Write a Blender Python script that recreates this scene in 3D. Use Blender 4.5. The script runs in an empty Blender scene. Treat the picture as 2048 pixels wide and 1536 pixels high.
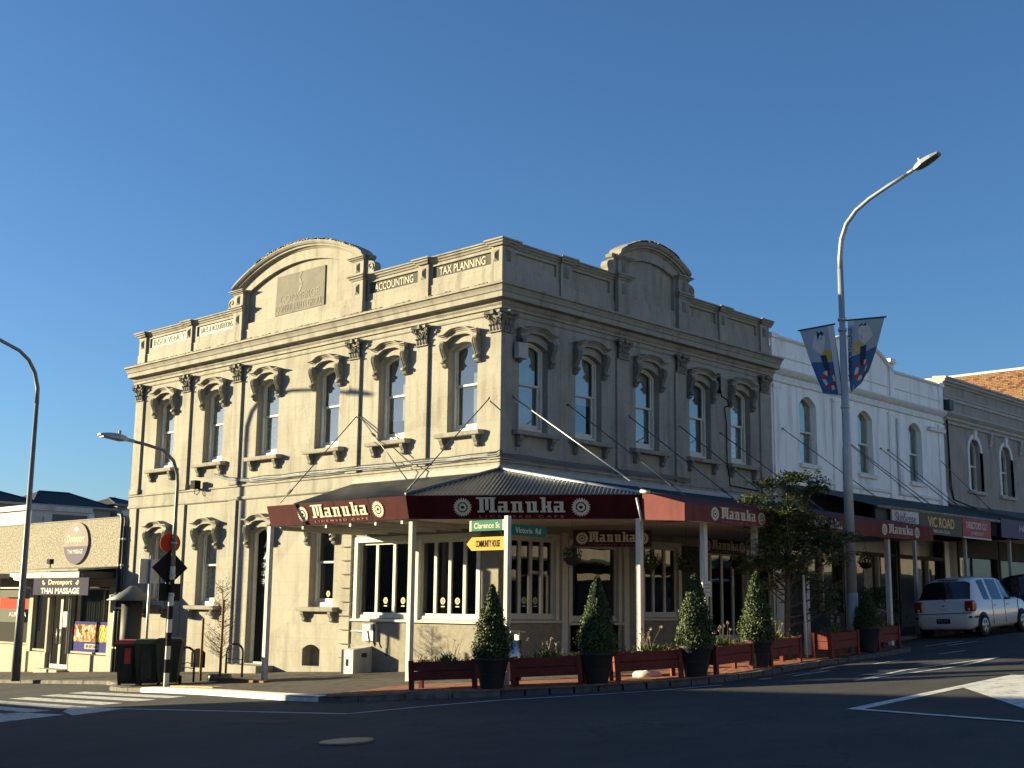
import bpy, bmesh, math, random
from mathutils import Vector, Matrix
from mathutils.geometry import tessellate_polygon
random.seed(7)
D = bpy.data
scene = bpy.context.scene
COL = scene.collection
R = math.radians

# ------------------------------------------------------------------ camera
cam_d = D.cameras.new('camera'); cam = D.objects.new('camera', cam_d); COL.objects.link(cam)
scene.camera = cam
cam_d.sensor_width = 36.0; cam_d.lens = 2509.72 / 2048 * 36.0
cam_d.clip_start = 0.1; cam_d.clip_end = 3000
F = Vector((0.71409129, 0.67809775, 0.17394559)); U = Vector((-0.13368285, -0.1118154, 0.984696))
RT = F.cross(U)
M = Matrix((RT, U, -F)).transposed().to_4x4()
M.translation = Vector((-20.24991, -19.58698, 1.6)); cam.matrix_world = M

# ------------------------------------------------------------------ light
SUN = Vector((-1.0, 1.65, 0.365)).normalized()          # towards the sun
elev = math.asin(SUN.z); azim = math.atan2(SUN.x, SUN.y)
world = D.worlds.new('World'); scene.world = world; world.use_nodes = True
wn = world.node_tree; wn.nodes.clear()
sky = wn.nodes.new('ShaderNodeTexSky'); sky.sky_type = 'NISHITA'; sky.sun_disc = False
sky.sun_elevation = elev; sky.sun_rotation = azim
sky.altitude = 0; sky.air_density = 1.0; sky.dust_density = 0.5; sky.ozone_density = 5.2
bg = wn.nodes.new('ShaderNodeBackground'); bg.inputs[1].default_value = 0.0547
wo = wn.nodes.new('ShaderNodeOutputWorld')
wn.links.new(sky.outputs[0], bg.inputs[0]); wn.links.new(bg.outputs[0], wo.inputs[0])
sun_d = D.lights.new('sun', 'SUN'); sun_d.energy = 5.0; sun_d.angle = R(0.55); sun_d.color = (1.0, 0.855, 0.52)
sun = D.objects.new('sun', sun_d); COL.objects.link(sun)
sun.rotation_euler = SUN.to_track_quat('Z', 'Y').to_euler(); sun.location = (-30, 40, 30)
scene.view_settings.view_transform = 'Standard'; scene.view_settings.look = 'None'
scene.view_settings.exposure = 1.76; scene.view_settings.gamma = 1.0
scene.view_settings.use_curve_mapping = False
scene.render.engine = 'CYCLES'
scene.cycles.max_bounces = 8; scene.cycles.transparent_max_bounces = 12

# ------------------------------------------------------------------ materials
MATS = {}
def mat(name, col, rough=0.7, col2=None, scale=3.0, bump=0.0, bscale=None, metal=0.0, spec=0.2, detail=6.0, contrast=(0.35, 0.65), coat=0.0, grime=None):
    """principled paint with a noise mix of two pigments and fine relief (object/world space)"""
    if name in MATS: return MATS[name]
    m = D.materials.new(name); m.use_nodes = True; nt = m.node_tree; N = nt.nodes; L = nt.links
    b = N['Principled BSDF']
    b.inputs['Base Color'].default_value = (*col, 1); b.inputs['Roughness'].default_value = rough
    b.inputs['Metallic'].default_value = metal; b.inputs['Specular IOR Level'].default_value = spec
    if coat: b.inputs['Coat Weight'].default_value = coat; b.inputs['Coat Roughness'].default_value = 0.054
    geo = N.new('ShaderNodeNewGeometry')
    if col2:
        n = N.new('ShaderNodeTexNoise'); n.inputs['Scale'].default_value = scale; n.inputs['Detail'].default_value = detail
        n.inputs['Roughness'].default_value = 0.65
        L.new(geo.outputs['Position'], n.inputs['Vector'])
        mr = N.new('ShaderNodeMapRange'); mr.inputs[1].default_value = contrast[0]; mr.inputs[2].default_value = contrast[1]
        L.new(n.outputs['Fac'], mr.inputs[0])
        mx = N.new('ShaderNodeMix'); mx.data_type = 'RGBA'
        mx.inputs[6].default_value = (*col, 1); mx.inputs[7].default_value = (*col2, 1)
        L.new(mr.outputs[0], mx.inputs[0]); out = mx.outputs[2]
        if grime:                                    # streaks of dirt, stretched downwards
            g = N.new('ShaderNodeTexNoise'); g.inputs['Scale'].default_value = 1.0; g.inputs['Detail'].default_value = 5
            mp = N.new('ShaderNodeMapping'); mp.inputs['Scale'].default_value = (3.2, 3.2, 0.45)
            L.new(geo.outputs['Position'], mp.inputs['Vector']); L.new(mp.outputs[0], g.inputs['Vector'])
            mg = N.new('ShaderNodeMapRange'); mg.inputs[1].default_value = 0.50; mg.inputs[2].default_value = 0.70
            mg.inputs[4].default_value = 0.75
            L.new(g.outputs['Fac'], mg.inputs[0])
            m2 = N.new('ShaderNodeMix'); m2.data_type = 'RGBA'; m2.inputs[7].default_value = (*grime, 1)
            L.new(mg.outputs[0], m2.inputs[0]); L.new(out, m2.inputs[6]); out = m2.outputs[2]
        L.new(out, b.inputs['Base Color'])
    if bump:
        n2 = N.new('ShaderNodeTexNoise'); n2.inputs['Scale'].default_value = bscale or 40; n2.inputs['Detail'].default_value = 4
        L.new(geo.outputs['Position'], n2.inputs['Vector'])
        bp = N.new('ShaderNodeBump'); bp.inputs['Strength'].default_value = bump; bp.inputs['Distance'].default_value = 0.02
        L.new(n2.outputs['Fac'], bp.inputs['Height']); L.new(bp.outputs[0], b.inputs['Normal'])
    MATS[name] = m
    return m
def glass(name, tint=(0.8, 0.85, 0.85), base=0.07, grow=0.42, rough=0.0):
    m = D.materials.new(name); m.use_nodes = True; nt = m.node_tree; N = nt.nodes; L = nt.links; N.clear()
    o = N.new('ShaderNodeOutputMaterial'); mx = N.new('ShaderNodeMixShader'); t = N.new('ShaderNodeBsdfTransparent'); g = N.new('ShaderNodeBsdfGlossy')
    t.inputs[0].default_value = (*tint, 1); g.inputs['Roughness'].default_value = rough; g.inputs[0].default_value = (1, 1, 1, 1)
    lw = N.new('ShaderNodeLayerWeight'); lw.inputs[0].default_value = 0.35
    mr = N.new('ShaderNodeMapRange'); mr.inputs[3].default_value = base; mr.inputs[4].default_value = base + grow
    L.new(lw.outputs['Facing'], mr.inputs[0]); L.new(mr.outputs[0], mx.inputs[0]); L.new(t.outputs[0], mx.inputs[1]); L.new(g.outputs[0], mx.inputs[2])
    geo = N.new('ShaderNodeNewGeometry'); n = N.new('ShaderNodeTexNoise'); n.inputs['Scale'].default_value = 1.6; n.inputs['Detail'].default_value = 1
    bp = N.new('ShaderNodeBump'); bp.inputs['Strength'].default_value = 0.06; bp.inputs['Distance'].default_value = 0.02
    L.new(geo.outputs['Position'], n.inputs['Vector']); L.new(n.outputs['Fac'], bp.inputs['Height']); L.new(bp.outputs[0], g.inputs['Normal'])
    L.new(mx.outputs[0], o.inputs[0]); MATS[name] = m
    return m
def stucco(name, c1, c2, grime, bw=0.92, bh=0.36, joint=0.25):
    """painted render scored into large blocks: joints are relief plus a little dirt"""
    m = mat(name, c1, 0.85, c2, 1.4, grime=grime, spec=0.25)
    nt = m.node_tree; N = nt.nodes; L = nt.links; b = N['Principled BSDF']; geo = [n for n in N if n.type == 'NEW_GEOMETRY'][0]
    sep = N.new('ShaderNodeSeparateXYZ'); L.new(geo.outputs['Position'], sep.inputs[0])
    add = N.new('ShaderNodeMath'); add.operation = 'ADD'; L.new(sep.outputs[0], add.inputs[0]); L.new(sep.outputs[1], add.inputs[1])
    com = N.new('ShaderNodeCombineXYZ'); L.new(add.outputs[0], com.inputs[0]); L.new(sep.outputs[2], com.inputs[1])
    br = N.new('ShaderNodeTexBrick'); br.inputs['Scale'].default_value = 1.0; br.inputs['Brick Width'].default_value = bw; br.inputs['Row Height'].default_value = bh
    br.inputs['Mortar Size'].default_value = 0.008; br.inputs['Mortar Smooth'].default_value = 0.3
    br.inputs['Color1'].default_value = (1, 1, 1, 1); br.inputs['Color2'].default_value = (1, 1, 1, 1); br.inputs['Mortar'].default_value = (0, 0, 0, 1)
    L.new(com.outputs[0], br.inputs['Vector'])
    src = b.inputs['Base Color'].links[0].from_socket; inv = N.new('ShaderNodeMath'); inv.operation = 'MULTIPLY_ADD'; inv.inputs[1].default_value = -joint * .7; inv.inputs[2].default_value = joint * .7
    L.new(br.outputs['Color'], inv.inputs[0]); mj = N.new('ShaderNodeMix'); mj.data_type = 'RGBA'; mj.inputs[7].default_value = (*[c * .5 for c in grime], 1); L.new(inv.outputs[0], mj.inputs[0]); L.new(src, mj.inputs[6])
    bl = N.new('ShaderNodeTexNoise'); bl.inputs['Scale'].default_value = 0.55; bl.inputs['Detail'].default_value = 8; bl.inputs['Roughness'].default_value = .7; L.new(geo.outputs['Position'], bl.inputs['Vector'])
    mb_ = N.new('ShaderNodeMapRange'); mb_.inputs[1].default_value = .45; mb_.inputs[2].default_value = .72; mb_.inputs[4].default_value = .55; L.new(bl.outputs['Fac'], mb_.inputs[0])
    mk = N.new('ShaderNodeMix'); mk.data_type = 'RGBA'; mk.inputs[7].default_value = (grime[0] * 1.12, grime[1] * 1.06, grime[2] * .95, 1); L.new(mb_.outputs[0], mk.inputs[0]); L.new(mj.outputs[2], mk.inputs[6]); cur = mk.outputs[2]
    def layer(fac, col, cur):
        x = N.new('ShaderNodeMix'); x.data_type = 'RGBA'; x.inputs[7].default_value = (*col, 1); L.new(fac, x.inputs[0]); L.new(cur, x.inputs[6]); return x.outputs[2]
    sn = N.new('ShaderNodeTexNoise'); sn.inputs['Scale'].default_value = 1.0; sn.inputs['Detail'].default_value = 6; mp2 = N.new('ShaderNodeMapping'); mp2.inputs['Scale'].default_value = (7.5, 7.5, .55); L.new(geo.outputs['Position'], mp2.inputs['Vector']); L.new(mp2.outputs[0], sn.inputs['Vector'])
    sr = N.new('ShaderNodeMapRange'); sr.inputs[1].default_value = .56; sr.inputs[2].default_value = .74; sr.inputs[4].default_value = .6; L.new(sn.outputs['Fac'], sr.inputs[0]); cur = layer(sr.outputs[0], tuple(c * .9 for c in grime), cur)      # rain streaks
    pv = N.new('ShaderNodeTexVoronoi'); pv.inputs['Scale'].default_value = .55; pv.inputs['Randomness'].default_value = 1; L.new(geo.outputs['Position'], pv.inputs['Vector']); ps = N.new('ShaderNodeSeparateColor'); L.new(pv.outputs['Color'], ps.inputs[0])
    pr_ = N.new('ShaderNodeMapRange'); pr_.inputs[1].default_value = .55; pr_.inputs[2].default_value = 1.0; pr_.inputs[4].default_value = .35; L.new(ps.outputs[0], pr_.inputs[0]); cur = layer(pr_.outputs[0], (c1[0] * 1.05, c1[1] * 1.06, c1[2] * 1.06), cur)   # repainted patches
    cv = N.new('ShaderNodeTexVoronoi'); cv.feature = 'DISTANCE_TO_EDGE'; cv.inputs['Scale'].default_value = .6; cn = N.new('ShaderNodeTexNoise'); cn.inputs['Scale'].default_value = 2.2; cn.inputs['Detail'].default_value = 5; cm = N.new('ShaderNodeVectorMath'); cm.operation = 'MULTIPLY_ADD'; cm.inputs[1].default_value = (.7, .7, .7)
    L.new(geo.outputs['Position'], cn.inputs['Vector']); L.new(cn.outputs['Color'], cm.inputs[0]); L.new(geo.outputs['Position'], cm.inputs[2]); L.new(cm.outputs[0], cv.inputs['Vector'])
    cr = N.new('ShaderNodeMapRange'); cr.inputs[1].default_value = .0; cr.inputs[2].default_value = .007; cr.inputs[3].default_value = .30; cr.inputs[4].default_value = 0; L.new(cv.outputs['Distance'], cr.inputs[0]); cur = layer(cr.outputs[0], tuple(c * .45 for c in grime), cur)   # hairline cracks
    L.new(cur, b.inputs['Base Color'])
    n2 = N.new('ShaderNodeTexNoise'); n2.inputs['Scale'].default_value = 26; n2.inputs['Detail'].default_value = 5; L.new(geo.outputs['Position'], n2.inputs['Vector'])
    ad = N.new('ShaderNodeMath'); ad.operation = 'MULTIPLY_ADD'; ad.inputs[1].default_value = joint; L.new(br.outputs['Color'], ad.inputs[0]); L.new(n2.outputs['Fac'], ad.inputs[2])
    bp = N.new('ShaderNodeBump'); bp.inputs['Strength'].default_value = 0.35; bp.inputs['Distance'].default_value = 0.02
    L.new(ad.outputs[0], bp.inputs['Height']); L.new(bp.outputs[0], b.inputs['Normal'])
    return m
def emis(name, col, s):
    m = D.materials.new(name); m.use_nodes = True; b = m.node_tree.nodes['Principled BSDF']
    b.inputs['Base Color'].default_value = (*col, 1); b.inputs['Emission Color'].default_value = (*col, 1); b.inputs['Emission Strength'].default_value = s
    MATS[name] = m; return m

# ------------------------------------------------------------------ mesh helpers
FL = lambda v: (-v[1], v[0], v[2])          # Clarence St side:  (s along, p outward, z) -> world
FR = lambda v: (v[0], -v[1], v[2])          # Victoria Rd side
ID = lambda v: v
def gz(x, y):
    return 0.17 + 0.045 * x - 0.0425 * y
class MB:
    def __init__(s): s.v = []; s.f = []; s.mi = []; s.cur = 0; s.sm = []; s.smooth = False
    def _add(s, vs, fs):
        o = len(s.v); s.v += [tuple(p) for p in vs]
        for f in fs: s.f.append([o + i for i in f]); s.mi.append(s.cur); s.sm.append(s.smooth)
        return s
    def mt(s, i): s.cur = i; return s
    def box(s, x0, x1, y0, y1, z0, z1):
        return s._add([(x0, y0, z0), (x1, y0, z0), (x1, y1, z0), (x0, y1, z0), (x0, y0, z1), (x1, y0, z1), (x1, y1, z1), (x0, y1, z1)],
                      [(3, 2, 1, 0), (4, 5, 6, 7), (0, 1, 5, 4), (1, 2, 6, 5), (2, 3, 7, 6), (3, 0, 4, 7)])
    def poly(s, pts): return s._add(pts, [list(range(len(pts)))])
    def prism(s, a, b, caps=True):
        n = len(a); fs = [(i, (i + 1) % n, n + (i + 1) % n, n + i) for i in range(n)]
        if caps: fs += [list(range(n))[::-1], list(range(n, 2 * n))]
        return s._add(list(a) + list(b), fs)
    def ext(s, prof, ax, a, b):
        """extrude a 2-d profile along axis ax ('s','p','z') from a to b"""
        mk = {'s': lambda q, t: (t, q[0], q[1]), 'p': lambda q, t: (q[0], t, q[1]), 'z': lambda q, t: (q[0], q[1], t)}[ax]
        return s.prism([mk(q, a) for q in prof], [mk(q, b) for q in prof])
    def sweep(s, rings, closed=True, caps=True):
        n = len(rings[0]); vs = [p for r in rings for p in r]; fs = []
        for k in range(len(rings) - 1):
            for i in range(n if closed else n - 1):
                j = (i + 1) % n; fs.append((k * n + i, k * n + j, (k + 1) * n + j, (k + 1) * n + i))
        if caps and closed: fs += [list(range(n))[::-1], [(len(rings) - 1) * n + i for i in range(n)]]
        return s._add(vs, fs)
    def tube(s, path, r, n=8, caps=True):
        path = [Vector(p) for p in path]; rr = r if isinstance(r, (list, tuple)) else [r] * len(path)
        rings = []; prev = None
        for i, p in enumerate(path):
            t = (path[min(i + 1, len(path) - 1)] - path[max(i - 1, 0)]).normalized()
            if prev is None:
                a = Vector((0, 0, 1)) if abs(t.z) < 0.9 else Vector((1, 0, 0)); u = t.cross(a).normalized()
            else: u = (prev - t * prev.dot(t)).normalized()
            prev = u; w = t.cross(u)
            rings.append([p + (u * math.cos(k * 2 * math.pi / n) + w * math.sin(k * 2 * math.pi / n)) * rr[i] for k in range(n)])
        old = s.smooth; s.smooth = n > 5; s.sweep(rings, True, caps); s.smooth = old
        return s
    def lathe(s, prof, c=(0, 0, 0), n=16, axis='z', caps=True):
        rings = []
        for r, z in prof:
            rg = []
            for k in range(n):
                a = k * 2 * math.pi / n; x, y = r * math.cos(a), r * math.sin(a)
                q = (x, y, z) if axis == 'z' else ((x, z, y) if axis == 'y' else (z, x, y))
                rg.append((c[0] + q[0], c[1] + q[1], c[2] + q[2]))
            rings.append(rg)
        old = s.smooth; s.smooth = True; s.sweep(rings, True, caps); s.smooth = old
        return s
    def holes(s, outer, holes, p, depth):
        """flat panel in the s-z plane at height p with openings; each opening gets reveals going in by depth"""
        loops = [outer] + holes
        tri = tessellate_polygon([[Vector((q[0], q[1], 0)) for q in l] for l in loops])
        flat = [q for l in loops for q in l]
        s._add([(q[0], p, q[1]) for q in flat], [tuple(t) for t in tri])
        for h in holes:
            s.prism([(q[0], p, q[1]) for q in h], [(q[0], p - depth, q[1]) for q in h], caps=False)
        return s
    def build(s, name, mats, parent=None, mp=ID, loc=(0, 0, 0), rot=None, local=False, norm=True):
        me = D.meshes.new(name)
        me.from_pydata([mp(v) for v in s.v], [], s.f)
        if not isinstance(mats, (list, tuple)): mats = [mats]
        for m in mats: me.materials.append(m)
        me.polygons.foreach_set('material_index', s.mi); me.polygons.foreach_set('use_smooth', s.sm)
        if norm:
            bm = bmesh.new(); bm.from_mesh(me); bmesh.ops.recalc_face_normals(bm, faces=bm.faces); bm.to_mesh(me); bm.free()
        me.update()
        return link(name, me, parent, loc, rot, local)
def wloc(o):
    v = Vector((0, 0, 0))
    while o: v += o.location; o = o.parent
    return v
def link(name, data, parent=None, loc=(0, 0, 0), rot=None, local=False):
    o = D.objects.new(name, data); COL.objects.link(o)
    o.parent = parent
    o.location = Vector(loc) if (local or not parent) else Vector(loc) - wloc(parent)
    if rot is not None: o.rotation_euler = rot
    return o
def thing(name, label, cat, loc=(0, 0, 0), group=None, rot=None):
    o = link(name, None, None, loc, rot); o.empty_display_size = 0.2
    return tag(o, label, cat, group)
def tag(o, label, cat, group=None):
    o['label'] = label; o['category'] = cat
    if group: o['group'] = group
    return o
def struct(o): o['kind'] = 'structure'; return o
def copy_tree(o, parent=None):
    c = o.copy(); COL.objects.link(c); c.parent = parent
    for ch in list(o.children): copy_tree(ch, c)
    return c
def rects_union(rects):
    xs = sorted({r[0] for r in rects} | {r[1] for r in rects}); ys = sorted({r[2] for r in rects} | {r[3] for r in rects}); out = []
    for j in range(len(ys) - 1):
        cy = (ys[j] + ys[j + 1]) / 2; run = None
        for i in range(len(xs) - 1):
            cx = (xs[i] + xs[i + 1]) / 2
            if any(r[0] < cx < r[1] and r[2] < cy < r[3] for r in rects):
                if run: run[1] = xs[i + 1]
                else: run = [xs[i], xs[i + 1], ys[j], ys[j + 1]]; out.append(run)
            else: run = None
    return out
def arc_pts(c, hw, zb, zs, rise, n=10):
    """closed outline of a segmental-arched opening: centre c, half width hw, bottom zb, spring zs"""
    pts = [(c - hw, zb), (c + hw, zb)]
    for k in range(n + 1):
        a = 1 - 2 * k / n
        pts.append((c + hw * a, zs + rise * math.sqrt(max(0, 1 - a * a)) if rise > hw * 0.8 else zs + rise * (1 - a * a)))
    return pts
def frame_mat(origin, xd, up):
    x = Vector(xd).normalized(); u = Vector(up).normalized(); n = x.cross(u)
    m = Matrix((x, u, n)).transposed().to_4x4(); m.translation = Vector(origin); return m
def text(name, body, centre, xd, up, w, h, material, parent, ext=0.004, bold=0.0, shear=0.0, local=False, split=False):
    cu = D.curves.new('txt', 'FONT'); cu.body = body; cu.extrude = 0.01; cu.offset = bold; cu.shear = shear
    cu.align_x = 'LEFT'; cu.resolution_u = 3
    t = D.objects.new('txt', cu); COL.objects.link(t)
    bpy.context.view_layer.update()
    me = D.meshes.new_from_object(t.evaluated_get(bpy.context.evaluated_depsgraph_get()))
    D.objects.remove(t); D.curves.remove(cu)
    vs = [v.co.copy() for v in me.vertices]
    if not vs: return None
    x0 = min(v.x for v in vs); x1 = max(v.x for v in vs); y0 = min(v.y for v in vs); y1 = max(v.y for v in vs)
    fm = frame_mat((0, 0, 0), xd, up)
    for v, c in zip(me.vertices, vs):
        v.co = fm @ Vector(((c.x - (x0 + x1) / 2) * w / (x1 - x0), (c.y - (y0 + y1) / 2) * h / (y1 - y0), c.z * ext / 0.01))
    me.materials.clear(); me.materials.append(material); me.name = name
    if split or h >= .08:                                             # one object per letter
        bm = bmesh.new(); bm.from_mesh(me); bm.verts.ensure_lookup_table(); seen = set(); isl = []; ax = Vector(xd).normalized()
        for v in bm.verts:
            if v.index in seen: continue
            st_ = [v]; seen.add(v.index); grp = []
            while st_:
                q = st_.pop(); grp.append(q.index)
                for e in q.link_edges:
                    w_ = e.other_vert(q)
                    if w_.index not in seen: seen.add(w_.index); st_.append(w_)
            t_ = [bm.verts[i].co.dot(ax) for i in grp]; isl.append([min(t_), max(t_), grp])
        isl.sort(); letters = []
        for a_, b_, g_ in isl:
            if letters and a_ < letters[-1][1] - .3 * min(b_ - a_, letters[-1][1] - letters[-1][0]): letters[-1][2] += g_; letters[-1][1] = max(b_, letters[-1][1])
            else: letters.append([a_, b_, list(g_)])
        for a_, b_, g_ in letters:
            ix = {v: k for k, v in enumerate(g_)}; lm = D.meshes.new('letter')
            lm.from_pydata([tuple(bm.verts[v].co) for v in g_], [], [[ix[v.index] for v in f.verts] for f in bm.faces if f.verts[0].index in ix]); lm.materials.append(material)
            link('letter', lm, parent, centre, None, local)
        bm.free(); return None
    o = link(name, me, parent, centre, None, local); o['kind'] = 'stuff'
    return o
def flat_shapes(name, polys, centre, xd, up, mats, parent, local=False):
    """printed / raised flat shapes: list of (polygon pts (x,y), layer depth, material index); each a thin slab on a board"""
    fm = frame_mat((0, 0, 0), xd, up); mb = MB()
    for pts, d, mi in polys:
        mb.mt(mi); mb.prism([tuple(fm @ Vector((p[0], p[1], 0.0))) for p in pts], [tuple(fm @ Vector((p[0], p[1], d))) for p in pts])
    return mb.build(name, mats, parent, loc=centre, local=local)
def ngon(r, n=24, cx=0, cy=0, ry=None, a0=0.0):
    return [(cx + r * math.cos(a0 + 2 * math.pi * k / n), cy + (ry or r) * math.sin(a0 + 2 * math.pi * k / n)) for k in range(n)]
# ------------------------------------------------------------------ the palette
m_wall = stucco('painted_render', (0.325, 0.305, 0.262), (0.275, 0.257, 0.219), (0.175, 0.163, 0.140))
m_trim = mat('render_trim', (0.305, 0.286, 0.248), 0.85, (0.25, 0.233, 0.20), 2.5, bump=0.15, grime=(0.15, 0.139, 0.117), spec=0.25)
m_orn = mat('shade_toned_paint', (0.22, 0.21, 0.18), 0.85, (0.14, 0.138, 0.122), 9, bump=0.2, spec=.2)  # wall paint darkened: shadows of the carved ornament put into its colour
m_lichen = mat('lichen_ledge', (0.36, 0.31, 0.22), 0.95, (0.06, 0.055, 0.045), 9, bump=0.6, bscale=30, contrast=(0.4, 0.6))
m_panelgrey = mat('sign_panel_grey', (0.105, 0.105, 0.095), 0.95, (0.085, 0.085, 0.08), 3, spec=.08)
m_faded = mat('faded_sign_paint', (0.32, 0.295, 0.245), 0.6, (0.26, 0.24, 0.2), 3, spec=.35)
m_cream = mat('cream_paint', (0.40, 0.375, 0.31), 0.85, (.34, .32, .26), 3, spec=.15)
m_frame = mat('window_joinery', (0.60, 0.59, 0.53), 0.7, (0.52, 0.51, 0.455), 5, spec=.25)
m_frameD = mat('window_joinery_grey', (0.42, 0.41, 0.37), 0.5, (0.36, 0.35, 0.32), 5)
m_white = mat('white_paint', (0.58, 0.57, 0.53), 0.7, (0.48, 0.47, 0.43), 4, spec=.25, grime=(.30, .285, .25))
m_glass = glass('window_glass')
m_glassS = glass('shop_glass', (0.30, 0.31, 0.31), 0.03, 0.20)
m_blind = mat('roller_blind', (0.30, 0.30, 0.27), 0.9, (0.26, 0.26, 0.24), 2)
m_lace = mat('lace_curtain', (0.55, 0.55, 0.50), 0.9, (0.30, 0.31, 0.29), 14, contrast=(0.4, 0.6))
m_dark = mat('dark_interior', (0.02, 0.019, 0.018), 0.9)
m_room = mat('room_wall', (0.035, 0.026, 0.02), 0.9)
m_iron = mat('corrugated_iron', (0.10, 0.105, 0.11), 0.35, (0.05, 0.05, 0.055), 2.5, spec=0.6, contrast=(0.4, 0.7))
m_green_iron = mat('green_iron', (0.055, 0.085, 0.08), 0.5, (0.04, 0.06, 0.058), 2)
m_maroon = mat('maroon_fascia', (0.062, 0.005, 0.0075), 0.75, (0.036, 0.0035, 0.005), 3.5, spec=.12, grime=(.05, .012, .012))
m_canvas = mat('maroon_canvas', (0.17, 0.058, 0.055), 0.95, (0.145, 0.049, 0.047), 2, spec=.1, bump=0.35, bscale=3.5, grime=(.10, .04, .038))
m_letter = mat('sign_letter', (0.55, 0.51, 0.40), 0.8, spec=.15)
m_black = mat('black_paint', (0.018, 0.018, 0.018), 0.8, spec=.08)
m_steel = mat('galvanised_steel', (0.42, 0.44, 0.46), 0.45, (0.34, 0.36, 0.38), 5, metal=0.6)
m_lampgrey = mat('lamp_pole_grey', (0.33, 0.355, 0.38), 0.45, (0.28, 0.30, 0.32), 4, metal=0.25)
m_darkmetal = mat('dark_metal', (0.05, 0.052, 0.055), 0.45, metal=0.5)
m_rod = mat('tie_rod_steel', (0.10, 0.10, 0.105), 0.4, metal=0.6)
m_pebble = mat('pebbledash', (0.36, 0.33, 0.27), 0.95, (0.16, 0.142, 0.113), 19, bump=0.35, bscale=60, contrast=(0.4, 0.6))
m_roughcast = mat('roughcast', (0.29, 0.265, 0.22), 0.95, (0.225, 0.205, 0.17), 8, bump=0.6, bscale=70)
m_whitewall = mat('white_render', (0.86, 0.855, 0.84), 0.8, (0.80, 0.795, 0.78), 1.5, bump=0.1, grime=(0.52, 0.515, 0.50))
m_whitetrim = mat('white_trim', (0.74, 0.74, 0.72), 0.7, (0.60, 0.60, 0.58), 5)
m_tanwall = mat('tan_render', (0.34, 0.305, 0.265), 0.85, (0.29, 0.26, 0.225), 1.2, bump=0.15, grime=(0.20, 0.19, 0.17))
m_tantrim = mat('tan_trim', (0.42, 0.40, 0.37), 0.8, (0.34, 0.32, 0.30), 3)
m_brick = mat('old_brick', (0.20, 0.088, 0.052), 0.9, (0.27, 0.155, 0.09), 6, bump=0.3)
m_mortar = mat('mortar', (0.24, 0.20, 0.155), 0.95)
# ------------------------------------------------------------------ corner building
LS = 15.95; RS = 11.45                       # lengths of the two street fronts
WL = [1.25, 3.76, 6.31, 8.95, 11.59, 14.21]; WR = [1.11, 3.12, 5.49, 7.85, 9.83]
PL = [(-0.1, 0.28), (2.41, 2.81), (4.97, 5.36), (10.18, 10.58), (12.80, 13.23), (15.49, 15.93)]
PR = [(-0.1, 0.32), (4.17, 4.63), (6.66, 7.12), (10.80, 11.22)]
corner = thing('corner_building', 'two-storey cream rendered Victorian corner building with curved pediments, bracketed sash windows and corner cafe', 'building', (0, 0, 0.17))
B = corner
def upper_hole(c): return arc_pts(c, 0.50, 5.56, 7.56, 0.17)
def lower_hole(c): return arc_pts(c, 0.50, 1.50, 3.48, 0.17)
def vent_hole(c, z): return arc_pts(c, 0.36, z, z + 0.42, 0.12, 6)
def rect(a, b, c, d): return [(a, c), (b, c), (b, d), (a, d)]
SHOP_L = [(2.90, 4.86, 1.27, 3.13), (0.62, 2.62, 1.27, 3.13)]
SHOP_R = [(0.35, 1.92, 1.30, 3.15), (2.45, 4.25, 1.25, 3.08), (5.25, 6.75, 1.35, 3.15), (7.75, 9.95, 0.75, 3.10), (10.35, 11.30, 1.30, 3.15)]
holesL = [upper_hole(c) for c in WL] + [lower_hole(c) for c in (14.21, 11.59, 6.31)] + [arc_pts(8.98, 0.55, -0.02, 3.48, 0.17)]
holesL += [rect(*r) for r in SHOP_L] + [vent_hole(6.62, 0.03), vent_hole(11.75, -0.22)]
MB().holes([(0, -1.3), (LS, -1.3), (LS, 8.9), (0, 8.9)], holesL, 0, 0.30).build('wall', m_wall, B, FL)
holesR = [upper_hole(c) for c in WR] + [rect(*r) for r in SHOP_R]
MB().holes([(0, -1.0), (RS, -1.0), (RS, 8.9), (0, 8.9)], holesR, 0, 0.30).build('wall', m_wall, B, FR)
# body behind the fronts
mb = MB(); mb.box(0.35, RS - 0.02, LS - 0.25, LS - 0.01, -1.3, 8.9); mb.box(RS - 0.25, RS - 0.01, 0.35, LS - 0.3, -1.3, 8.9)
mb.build('party_wall', m_wall, B)
MB().box(0.3, RS - 0.26, 0.3, LS - 0.26, 8.55, 8.75).build('roof_deck', m_iron, B)
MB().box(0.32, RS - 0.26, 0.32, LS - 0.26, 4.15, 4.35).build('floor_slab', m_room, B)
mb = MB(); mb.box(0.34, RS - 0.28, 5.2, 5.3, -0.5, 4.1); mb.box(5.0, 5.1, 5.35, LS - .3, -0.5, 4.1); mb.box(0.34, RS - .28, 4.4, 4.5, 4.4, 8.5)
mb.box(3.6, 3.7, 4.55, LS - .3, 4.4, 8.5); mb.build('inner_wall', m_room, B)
MB().box(0.34, RS - 0.28, 0.34, 5.15, 0.10, 0.20).build('cafe_floor', m_room, B)

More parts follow.
